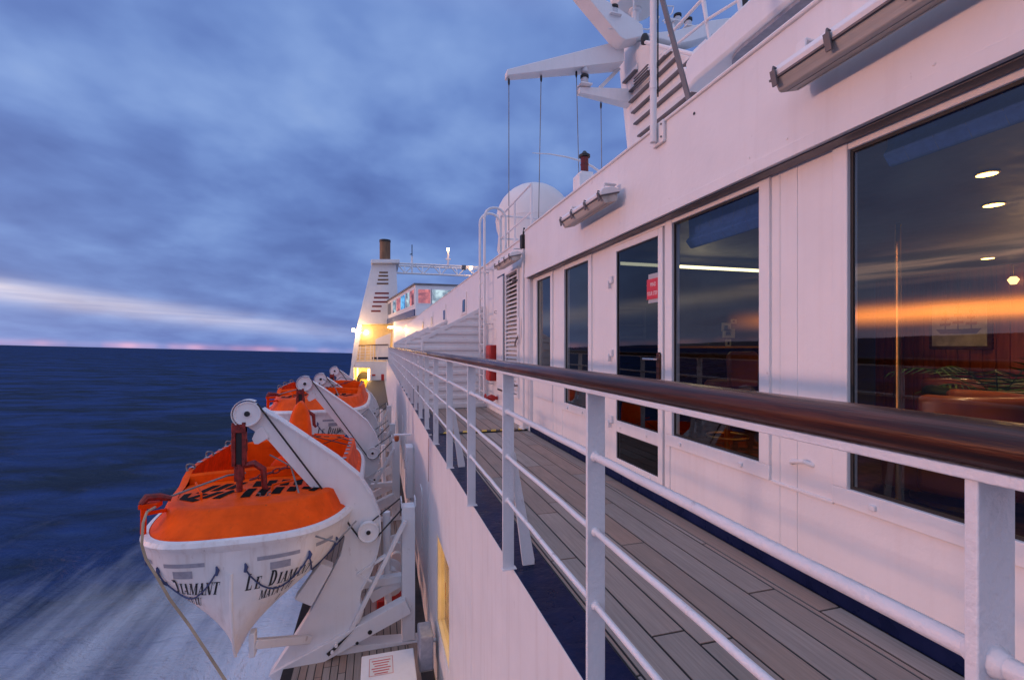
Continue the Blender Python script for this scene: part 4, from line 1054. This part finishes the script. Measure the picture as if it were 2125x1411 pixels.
# gear on the promenade deck
lk=thing('deck_locker','cream locker with a small red lettered notice below the near davit','locker')
la=onZ(750,1365,-2.05); 
M().box((-.17,4.45,ZL),(.38,5.56,-2.32)).build('body','white',lk,bevel=.015)
M().box((-.18,4.44,-2.32),(.39,5.57,-2.29)).build('lid','white',lk,bevel=.008)
M().box((-.10,5.19,-2.289),(.16,5.49,-2.286)).build('notice','paper',lk)
for k_,txt in enumerate(('FIRE FLAPS','CLOSE BEFORE','RELEASE','OF GAS','VALVE')):
    pass
m=M()
for k_ in range(6): 
    w_=.20-.03*(k_%3); m.box((.03-w_/2,5.44-.042*k_,-2.2855),(.03+w_/2,5.44-.042*k_-.016,-2.2845))
m.box((-.095,5.195,-2.2855),(-.090,5.485,-2.2845)).box((.15,5.195,-2.2855),(.155,5.485,-2.2845)).box((-.09,5.195,-2.2855),(.15,5.20,-2.2845)).box((-.09,5.48,-2.2855),(.15,5.485,-2.2845))
m.build('notice_print','redtext',lk)
ef=thing('deck_floodlight','grey bulkhead floodlight low on the ship side under the davit post','light fitting')
M().box((.44,5.35,-2.45),(.60,5.65,-2.05)).build('body','greytape',ef,bevel=.02); M().box((.45,5.37,-2.46),(.59,5.63,-2.452)).build('lens','diffuser',ef); M().tube([(.60,5.5,-2.2),(.645,5.5,-2.2)],.02,8).build('bracket','white',ef)
for i_,(y,x) in enumerate(((7.6,.18),(8.6,.30))):
    wv=thing('mooring_winch',['red and white winch on the lower deck behind the near davit','second smaller winch on the lower deck, farther along'][i_],'winch','winches on the promenade deck',loc=(x,y,ZL))
    M().box((-.2,-.25,0),(.2,.25,.12)).build('bed','redpaint',wv,bevel=.01)
    M().lathe([(.20,-.2),(.20,-.17),(.11,-.15),(.11,.15),(.20,.17),(.20,.2)],(0,0,.34),20,'Y').build('drum','davit',wv,smooth=True)
    M().lathe([(.001,.2),(.10,.22),(.12,.32),(.08,.36),(.001,.37)],(0,0,.34),16,'Y').build('motor','redpaint',wv,smooth=True)
    M().lathe([(.09,-.34),(.09,-.24),(.05,-.22)],(0,0,.34),16,'Y').build('gear_cap','paper',wv,smooth=True)
# wall lamp / hose cabinet on side plating farther along
hc_=thing('hose_cabinet','tall white cabinet on the ship side near the second davit','cabinet')
M().box((.50,9.0,-1.65),(.635,9.35,-.70)).build('case','davit',hc_,bevel=.01); M().tube([(.49,9.1,-1.1),(.47,9.1,-1.1),(.47,9.1,-.95),(.49,9.1,-.95)],.008,6).build('handle','steel',hc_)
ll=thing('bulkhead_lamp','bracketed lamp with an amber glass on the side plating above the second davit','lamp')
p=onX(790,862,.30); y0=9.9
M().bar((.64,y0,-.62),(.30,y0,-.62),.10,.03).bar((.34,y0,-.62),(.34,y0,-1.05),.04,.04).build('bracket','davit',ll,bevel=.005); M().lathe([(.03,0),(.05,.03),(.05,.10),(.02,.12)],(.36,y0-.05,-.74),14).build('glass','leather',ll,smooth=True)
# ================================================================ signal mast behind the roof edge
XM=5.0; YM=8.8
ms=thing('signal_mast','big white louvred signal mast with cross arms rising behind the roof edge','mast')
def SM(px,py): p=onX(px,py,XM); return (p.y,p.z)
far0,far1=SM(1280,98),SM(1306,83)
body=[SM(1280,98),SM(1307,84),SM(1348,90),SM(1400,108),SM(1450,120),SM(1475,130)]
body+=[(body[-1][0]-.9,body[-1][1]-.45),(body[-1][0]-.9,2.8),(SM(1325,340)[0],2.8)]
M().prism(body,XM,XM+1.5,'YZ').build('body','white',ms,bevel=.02)
m=M()
lsy=[(172,1298),(193,1308),(212,1311),(234,1316),(257,1321),(282,1329)]
for i,(py,px) in enumerate(lsy):
    y1,z=SM(px,py); y0=y1-(.5 if i==0 else 2.2 if i>2 else 1.6)
    m.add([(XM-.005,y0,z),(XM-.085,y0,z-.012),(XM-.085,y1,z-.012),(XM-.005,y1,z),(XM-.005,y0,z+.13),(XM-.005,y1,z+.13)],[(0,1,2,3),(1,4,5,2),(0,4,1),(3,2,5),(0,3,5,4)])
m.build('louvres','white',ms)
m=M()
for i,(py,px) in enumerate(lsy):
    y1,z=SM(px,py); y0=y1-(.5 if i==0 else 2.2 if i>2 else 1.6); m.box((XM-.082,y0+.01,z-.04),(XM-.003,y1-.01,z-.014))
m.build('louvre_gaps','greysteel',ms)
p=SM(1335,165)
gz=M(); 
for k in range(5): gz.box((XM-.13,p[0]-.35,p[1]-.16+.055*k),(XM-.10,p[0]+.15,p[1]-.145+.055*k))
gz.build('speaker_grille','greysteel',ms)
def arm(pxt,ytt,ytb,X0,z0,z1,Y,dy,nm,pxr=None):
    a,b=onY(pxt,ytt,Y),onY(pxt,ytb,Y)
    return M().add([(a.x,Y-dy*.5,b.z),(a.x,Y+dy*.5,b.z),(a.x,Y+dy*.5,a.z),(a.x,Y-dy*.5,a.z),(X0,Y-dy,z0),(X0,Y+dy,z0),(X0,Y+dy,z1),(X0,Y-dy,z1)],[(0,1,2,3),(7,6,5,4),(0,4,5,1),(1,5,6,2),(2,6,7,3),(3,7,4,0)])
ra,rb=onY(1280,95,YM),onY(1280,140,YM)
arm(1050,150,163,ra.x+.05,rb.z,ra.z,YM-.02,.20,0).build('lower_yard','white',ms,bevel=.012)
a_,b_=onY(1308,190,8.75),onY(1308,222,8.75)
arm(1200,184,196,a_.x+.1,b_.z,a_.z,8.75,.13,0).build('lamp_arm','white',ms,bevel=.01)
a,b=onY(1245,183,8.9),onY(1285,143,8.9); M().bar(a,b,.05,.07).build('arm_stay','white',ms)
# upper V of yards, drawn upward and outward
U=lambda px,py: (onY(px,py,8.4).x,onY(px,py,8.4).z)
M().prism([U(1196,-14),U(1217,-10),U(1270,24),U(1325,62),U(1328,84),U(1291,93),U(1280,87)],8.25,8.6,'XZ').build('upper_yard','white',ms,bevel=.012)
M().prism([U(1328,80),U(1395,73),U(1466,52.6),U(1545,41),U(1545,55),U(1498,73),U(1425,95),U(1400,100)],8.25,8.6,'XZ').build('upper_yard','white',ms,bevel=.012)
a=onY(1318,22,8.6); rad=.50
pd=M().tube([(a.x,8.6,a.z-.55),(a.x,8.6,a.z+.02)],.075,16).lathe([(.09,0),(.13,.03),(.13,.06)],(a.x,8.6,a.z-.06),16).build('pedestal','white',ms,smooth=True)
M().lathe([(.12,0),(rad*.85,.03),(rad,.12),(rad,.50),(rad*.9,.8),(.3,1.1)],(a.x,8.6,a.z),40).build('radar_dome','radome',ms,smooth=True)
for pts in ([(1315,-5),(1315,62)],[(1262,60),(1300,62)],[(1375,12),(1398,14),(1395,28),(1375,45)],[(1325,60),(1345,62),(1360,52),(1368,35)]):
    M().tube([onY(x,y,8.3) for x,y in pts],.014,6).build('cable_tube','white',ms,smooth=True)
M().tube([onX(1340,88,4.85),onX(1455,118,4.85)],.035,10).tube([onX(1430,138,4.75),onX(1500,165,4.75)],.05,12).tube([onX(1420,146,4.75),onX(1488,172,4.75)],.045,12).build('conduit','white',ms,smooth=True)
M().lathe([(.07,0),(.075,.1),(.05,.16)],tuple(onX(1338,90,4.85)),14,'Z').build('camera_housing','black',ms,smooth=True)
for pts in ([(1358,105),(1350,120),(1358,125),(1372,112)],[(1398,110),(1388,125),(1396,128)]):
    M().tube([onX(x,y,4.95) for x,y in pts],.012,6).build('grab_rung','white',ms)
# lamps on the mast: things of their own
def lantern(px,py,Y,n,lb,glassm='lampglass',s=1.):
    c=onY(px,py,Y); t=thing('signal_lantern',lb,'lantern','signal lanterns on the mast',loc=c)
    M().box((-.12*s,-.12*s,0),(.12*s,.12*s,.025*s)).build('base','white',t,bevel=.004)
    z=.025*s
    for k in range(n):
        M().lathe([(.05*s,z),(.075*s,z+.03*s),(.075*s,z+.11*s),(.06*s,z+.14*s)],(0,0,0),18).build('lens',glassm,t,smooth=True)
        M().lathe([(.06*s,z+.141*s),(.085*s,z+.145*s),(.085*s,z+.19*s),(.05*s,z+.21*s),(.02*s,z+.22*s)],(0,0,0),18).build('cap','black',t,smooth=True); z+=.222*s
    return t
lantern(1213,180,8.7,2,'double signal lantern with black caps standing on the small mast arm')
lantern(1274,37,8.3,1,'single signal lantern left of the radar dome')
lantern(1406,52,8.9,1,'signal lantern on the small plate right of the white pole')
lantern(1428,62,8.4,1,'signal lantern lower right, standing on the right upper yard')
pb=M().box(onY(1378,50,9.0),onY(1415,42,8.85)).tube([onY(1397,48,8.92),onY(1397,92,8.55)],.03,8).build('lantern_shelf','white',bevel=.004); tag(pb,'small white plate under the lantern right of the white pole','shelf')
nv=thing('red_lantern','tall red lantern with black cap above the middle light fitting','lantern',loc=onY(1213,362,6.6))
M().box((-.10,-.10,-.03),(.10,.10,.01)).build('base','white',nv,bevel=.004)
M().lathe([(.06,.01),(.06,.13),(.065,.135),(.065,.15),(.06,.155),(.06,.25)],(0,0,0),18).build('lens','redglass',nv,smooth=True); M().lathe([(.06,.25),(.085,.255),(.085,.29),(.05,.31),(.02,.35)],(0,0,0),18).build('cap','black',nv,smooth=True)
M().box((-.14,-.12,-.95),(.30,.12,-.031)).build('pedestal','white',nv,bevel=.01)
n2=thing('dark_lantern','tall dark lantern on the coaming at the top of the picture','lantern',loc=onY(1544,32,5.2))
M().box((-.09,-.09,0),(.09,.09,.03)).build('base','white',n2,bevel=.004); M().lathe([(.05,.03),(.05,.4),(.07,.41),(.07,.46),(.03,.5)],(0,0,0),16).build('body','black',n2,smooth=True)
cu=M().tube([onY(x,y,7.0) for x,y in ((1245,357),(1228,345),(1205,334),(1175,326),(1140,320),(1105,318))],[.02,.018,.016,.013,.010,.006],8).build('whip_aerial','white',smooth=True); tag(cu,'curved white whip aerial bending left beside the red lantern','aerial')
# halyards
HL=[(1056,163,1056,498,'halyard hanging from the outer tip of the mast yard'),(1123,156,1116,445,'halyard second from the yard tip'),(1196,147,1206,360,'halyard hanging near the double signal lantern'),(1247,212,1251,348,'halyard nearest the mast, below the small arm')]
for x0,y0,x1,y1,lb in HL:
    a=onY(x0,y0,8.78); b=onY(x1,y1,8.78); b.z=2.75
    t=thing('halyard',lb,'signal line','signal halyards under the mast yard')
    M().tube([a,b],.0085,6).build('line','greyrope',t); M().lathe([(.012,-.14),(.022,-.10),(.022,-.04),(.008,0)],tuple(a),8).build('block','black',t)
# white pole with cable and dark strut
pb_=onX(1362,297,XF-.03)
pt=thing('aerial_pole','white pole bolted to the fascia with a black cable and dark strut','pole',loc=(XF-.055,pb_.y,0))
M().tube([(0,0,pb_.z),(0,0,4.9)],.024,14).build('tube','white',pt,smooth=True); M().tube([(0,0,3.05),(0,0,3.10)],.027,14).tube([(0,0,3.9),(0,0,3.96)],.028,14).build('collar','white',pt)
M().tube([(.03,-.012,3.0+.2*k) if k%2 else (.034,-.006,3.0+.2*k) for k in range(9)],.006,6).build('cable','black',pt)
M().box((.028,-.08,pb_.z-.02),(.053,.06,pb_.z+.14)).build('bolt_plate','white',pt,bevel=.006)
for y,z in ((-.06,.02),(.04,.02),(-.06,.11)): M().lathe([(.008,-.006),(.006,0)],(.027,y,pb_.z+z),8,'X').build('bolt','greysteel',pt)
q=onX(1428,203,2.02); M().bar((.01,0,3.92),(q.x-XF+.055+.03,q.y-pb_.y,2.79),.028,.028).build('strut','greysteel',pt)
M().box((-.06,-.09,3.97),(.10,.05,4.20)).build('junction_box','black',pt,bevel=.01)
# raised deck wing over the roof with its own rail
dw=thing('bridge_wing','white overhanging deck wing with rounded grey underside above the roof edge','deck wing')
p=onX(1487,137,2.9); zb=3.66
n=10; foot=[(2.9,-2.2),(2.9,p.y-.30)]+[(3.2-.30*math.cos(R(a)),p.y-.30+.30*math.sin(R(a))) for a in range(10,91,10)]+[(5.2,p.y),(5.2,-2.2)]
foot2=[(x,y) for x,y in foot]
M().prism(foot2,zb,zb+.03,'XY').build('underside','greytape',dw)
bl=M().prism([(2.86,-2.2),(2.86,p.y+.25),(2.90,p.y+.45),(5.2,p.y+.45),(5.2,-2.2)],zb+.03,zb+.32,'XY').build('fascia','white',dw,bevel=.03)
M().box((3.6,-2.2,2.79),(5.0,p.y+.30,zb)).build('base_wall','white',dw)
rl=thing('wing_rail','white rail with raking posts on top of the deck wing','railing')
for (x0,y0,x1,y1) in ((1475,100,1458,-10),(1541,64,1533,-10),(1618,24,1608,-12),(1605,0,1603,-30)):
    a=onX(x0,y0,3.0); b=onX(x1,y1,3.0); M().tube([a,b],[.014,.022],8).build('post','rail',rl,smooth=True)
M().tube([onX(1388,75,3.0),onX(1455,2,3.0),onX(1470,-12,3.0)],.017,8).build('rail_bar','rail',rl,smooth=True)
M().tube([onX(1380,112,3.0),onX(1470,40,3.0),onX(1535,0,3.0)],.014,8).build('rail_bar','rail',rl,smooth=True)

# ================================================================ cabin with lit windows projecting over the side
cbn=thing('projecting_cabin','white cabin with pink and blue lit windows projecting over the ship side','cabin')
C=onY(862,591,40); zt=C.z; zb2=onY(862,655,40).z; Lx=onY(791,640,62).x; xr=onY(1000,590,40).x+1
M().prism([(C.x,40),(Lx,62),(xr,62),(xr,40)],zb2,zt,'XY').build('walls','white',cbn,bevel=.02)
M().prism([(C.x-.12,39.8),(Lx-.15,62.2),(xr,62.2),(xr,39.8)],zt,zt+.12,'XY').build('roof','greysteel',cbn)
D=Vector((Lx-C.x,22,0)); Ln=D.length; D.normalize(); Nn=Vector((-D.y,D.x,0))
if Nn.x>0: Nn=-Nn
def face(u,z,o): q=Vector((C.x,40,0))+D*u+Nn*o; return (q.x,q.y,z)
m=M()
def fbox(u0,u1,z0,z1,o0,o1,name,mt,par,bv=0):
    vs=[face(u,z,o) for o in (o0,o1) for u,z in ((u0,z0),(u1,z0),(u1,z1),(u0,z1))]
    return M().add(vs,[(0,1,2,3),(7,6,5,4),(0,4,5,1),(1,5,6,2),(2,6,7,3),(3,7,4,0)]).build(name,mt,par,bevel=bv)
fbox(.1,Ln,zb2-.02,zb2+.55,.02,.10,'blue_band','navytrim',cbn)
us=[(.5,2.2,'glow_pink'),(2.6,4.3,'glow_cyan'),(4.7,7.0,'glow_blue'),(7.6,9.6,'glow_pink'),(10.2,12.2,'glow_cyan'),(13.5,16,'darkglass'),(17,20.5,'darkglass')]
for a,b,mt in us:
    f=fbox(a-.12,b+.12,zb2+.85,zt-.22,.0,.03,'window','white',cbn); fbox(a,b,zb2+.97,zt-.34,.031,.045,'pane',mt,f)
for a,b,mt in ((onY(868,0,40).x,onY(893,0,40).x,'glow_pink'),(onY(897,0,40).x,onY(935,0,40).x,'glow_cyan')):
    f=M().box((a-.1,39.96,zb2+.95),(b+.1,40,zt-.28)).build('window','white',cbn); M().box((a,39.93,zb2+1.05),(b,39.955,zt-.38)).build('pane',mt,f)
M().prism([(C.x+.6,41),(1.6,50),(1.6,60),(xr,60),(xr,41)],-.8,zb2,'XY').build('support_wall','white',cbn)
M().lathe([(.001,0),(.28,.05),(.28,.2),(.001,.25)],(1.25,51,zb2-.7),14).build('lamp','glow_lamp',cbn)
lamp('deck_lamp_light',(1.0,50,zb2-.8),60,(1,.6,.25),.2)
M().lathe([(.001,0),(.2,.05),(.2,.2),(.001,.25)],(2.15,37.6,2.3),14).build('lamp','glow_lamp',cbn)
lamp('wall_lamp_light',(1.75,37,2.3),40,(1,.6,.25),.2)

# ================================================================ exhaust tower
YT=56
tw=thing('exhaust_tower','tall tapering white tower with slotted vents and a brown exhaust pipe','tower')
T=lambda px,py,Y=YT: (onY(px,py,Y).x,onY(px,py,Y).z)
M().prism([T(772,548),T(822,548),T(828,672),T(742,672)],YT,YT+6,'XZ').build('casing','white',tw,bevel=.03)
M().prism([T(742,672.2),T(752,672.2),T(739,750),T(734,762),T(735,815),T(722,860),T(722,800),T(728,762),T(733,722)],YT,YT+6,'XZ').build('outer_leg','white',tw,bevel=.02)
M().prism([T(739,750.2),T(772,750.2),T(772,763),T(735,763)],YT,YT+6,'XZ').build('floor_beam','white',tw)
M().prism([T(772,750),T(835,750),T(835,870),T(772,870)],YT+.1,YT+6,'XZ').build('lower_house','white',tw)
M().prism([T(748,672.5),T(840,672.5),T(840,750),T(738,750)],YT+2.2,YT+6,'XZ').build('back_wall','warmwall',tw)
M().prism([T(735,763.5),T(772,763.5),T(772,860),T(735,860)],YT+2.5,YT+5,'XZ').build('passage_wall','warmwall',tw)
M().box((T(768,0)[0],YT-.1,T(0,830)[1]),(T(772,0)[0],YT+.1,T(0,763)[1])).build('door_post','white',tw)
cp=T(768,540); c2=T(829,540)
M().prism([T(770,540),T(829,540),T(829,548),T(770,548)],YT-.6,YT+6.4,'XZ').build('cap','white',tw,bevel=.05)
ex=onY(799,540,YT+2)
M().lathe([(.62,0),(.62,2.2),(.64,2.35),(.56,2.35),(.5,2.0)],(ex.x,YT+2,ex.z),28).build('exhaust_pipe','exhaust',tw,smooth=True); M().lathe([(.63,2.10),(.655,2.12),(.655,2.36),(.63,2.38)],(ex.x,YT+2,ex.z),28).build('sooty_rim','black',tw,smooth=True)
for py,a,b in ((564,787,805),(571,785.5,805.5),(579,784,806),(587,782,806),(607,778,807),(616,776,807),(625,774,804),(634,772,792),(644,770,790)):
    M().prism([T(a,py),T(b,py),T(b,py+3.4),T(a,py+3.4)],YT-.03,YT-.001,'XZ').build('vent_slot','redsteel' if py>600 else 'exhaust',tw)
for px,py in ((747,690),(757,690)): 
    c_=onY(px,py,YT+1.6); lamp('tower_lamp_light',(c_.x,YT+1.2,c_.z),50,(1,.58,.2),.15)
c_=onY(760,690,YT+1.9); M().lathe([(.001,-.2),(.22,-.15),(.22,.15),(.001,.2)],(c_.x,c_.y,c_.z),14).build('lamp','glow_lamp',tw)
c_=onY(754,775,YT+1); lamp('passage_lamp_light',(c_.x,YT+.9,c_.z),70,(1,.58,.12),.15)
c_=onY(766,772,YT+1); M().box((c_.x-.12,YT+.6,c_.z-1.4),(c_.x+.05,YT+.8,c_.z+.3)).build('tube_lamp','glow_lamp',tw); c_=onY(741,772,YT+1); M().box((c_.x-.07,YT+2.3,c_.z-1.8),(c_.x+.07,YT+2.4,c_.z+.4)).build('tube_lamp','glow_warm',tw)
c_=onY(755,786,YT+2); M().lathe([(.001,-.1),(.75,-.08),(.8,0),(.75,.2),(.001,.3)],(c_.x,YT+2.2,c_.z),20,'Y').build('ventilation_fan','black',tw,smooth=True)
M().box((onY(745,0,YT).x,YT+1.4,onY(0,828,YT).z),(onY(768,0,YT).x,YT+2.2,onY(0,804,YT).z)).build('yellow_box','yellow',tw,bevel=.1)
# balcony rail
bl=thing('balcony_rail','white balcony rail with brown top bar on the exhaust tower','railing')
def bp_(px,py,Y=YT-.1): return onY(px,py,Y)
M().tube([bp_(744,717),bp_(770,716),bp_(806,715)],.06,8).build('handrail','varnish',bl)
for k in range(5): 
    f_=(k+1)/5.5; M().tube([bp_(744-6*f_,717+33*f_),bp_(774,716+33*f_)],.035,6).build('rail_bar','rail',bl)
for px in (748,759,769,775,783): M().tube([bp_(px,716),bp_(px-(2 if px<765 else 0),749)],.05,6).build('post','rail',bl)
m=M().box((onY(772,0,YT).x,YT-.05,onY(0,751,YT).z),(onY(806,0,YT).x,YT+.3,onY(0,746,YT).z)).build('rail_plinth','navy',bl)
tr=M().prism([T(779,748,YT-.5),T(806,748,YT-.5),T(812,690,YT-.5),T(779,704,YT-.5)],YT+.05,YT+.25,'XZ').build('wing_screen','white'); tag(tr,'grey white slanting wind screen beside the balcony rail','screen')
sb=M().box((onY(772,0,YT).x,YT,onY(0,793,YT).z),(onY(779,0,YT).x,YT+.08,onY(0,789,YT).z)).build('safety_notice','redpaint',None); tag(sb,'tiny red notice on the white wall right of the lit doorway','sign')
sb=M().box((onY(791,0,YT).x,YT,onY(0,806,YT).z),(onY(797,0,YT).x,YT+.08,onY(0,789,YT).z)).build('red_locker','redpaint',None,bevel=.05); tag(sb,'red upright locker on the far white wall under the balcony','locker')
# floodlights outboard
fl=thing('floodlight','bright floodlight cluster sticking out from the edge of the exhaust tower','floodlight')
c_=onY(733,684,YT-.5)
for dx,dz in ((0,0),(.35,-.15),(.62,.05)):
    M().box((c_.x+dx-.14,YT-.6,c_.z+dz-.2),(c_.x+dx+.14,YT-.3,c_.z+dz+.12)).build('head','glow_lamp',fl,bevel=.04)
M().tube([(c_.x,YT-.4,c_.z+.1),(c_.x+1.2,YT-.2,c_.z-.2)],.05,6).build('arm','greysteel',fl)
lamp('floodlight_light',(c_.x+.2,YT-1.6,c_.z-.1),160,(1,.6,.28),.2)
# lattice girder
lg=thing('lattice_girder','white lattice girder running from the exhaust tower across the ship','girder')
zt_,zb_=onY(900,547,YT).z,onY(900,567,YT).z; x0=onY(823,0,YT).x; x1=onY(1075,0,YT).x
for z in (zt_,zb_): M().tube([(x0,YT+1,z),(x1,YT+1,z)],.11,8).build('chord','white',lg,smooth=True)
M().tube([(x0,YT+2.6,zt_),(x1,YT+2.6,zt_)],.11,8).build('chord','white',lg,smooth=True)
n=7; 
for k in range(n):
    a=x0+(x1-x0)*k/n; b=x0+(x1-x0)*(k+1)/n; c_=(a+b)/2
    M().tube([(a,YT+1,zt_),(c_,YT+1,zb_)],.07,6).build('brace','white',lg); M().tube([(c_,YT+1,zb_),(b,YT+1,zt_)],.07,6).build('brace','white',lg); M().tube([(c_,YT+1,zb_),(c_,YT+2.6,zt_)],.05,6).build('brace','white',lg)
ml=thing('mast_lamp','glowing lamp on a short post above the lattice girder','lamp'); a=onY(930,521,YT+1)
M().tube([(a.x,YT+1,zt_),(a.x,YT+1,a.z)],.12,8).box((a.x-.3,YT+.9,zt_+.7),(a.x+.3,YT+1.1,zt_+.85)).build('post','white',ml); M().lathe([(.001,0),(.13,.05),(.16,.2),(.13,.33),(.001,.38)],(a.x,YT+1,a.z),14).build('bulb','glow_lamp',ml,smooth=True)
lamp('mast_lamp_light',(a.x,YT+.4,a.z+.2),60,(1,.5,.2),.25)
fl2=thing('girder_lamp','small warm lamp with dark housing at the right end of the girder','lamp'); a=onY(974,556,YT)
M().lathe([(.001,0),(.16,.05),(.16,.3),(.001,.35)],tuple(a),12,'X').build('bulb','glow_lamp',fl2); M().box((a.x-.9,YT-.1,a.z-.25),(a.x-.4,YT+.3,a.z+.3)).build('housing','greysteel',fl2,bevel=.05)
an=thing('rod_aerial','thin dark rod aerial on the girder left of the lamp','aerial'); a=onY(855,508,YT+1)
M().tube([(a.x,YT+1,zb_),(a.x,YT+1,zt_+.9)],.10,8).build('foot','white',an); M().tube([(a.x,YT+1,zt_+.9),(a.x,YT+1,a.z)],.05,6).build('rod','black',an); M().tube([(a.x-.25,YT+1,zt_+1.1),(a.x+.05,YT+1,zt_+1.2)],.05,6).build('cross_piece','black',an)
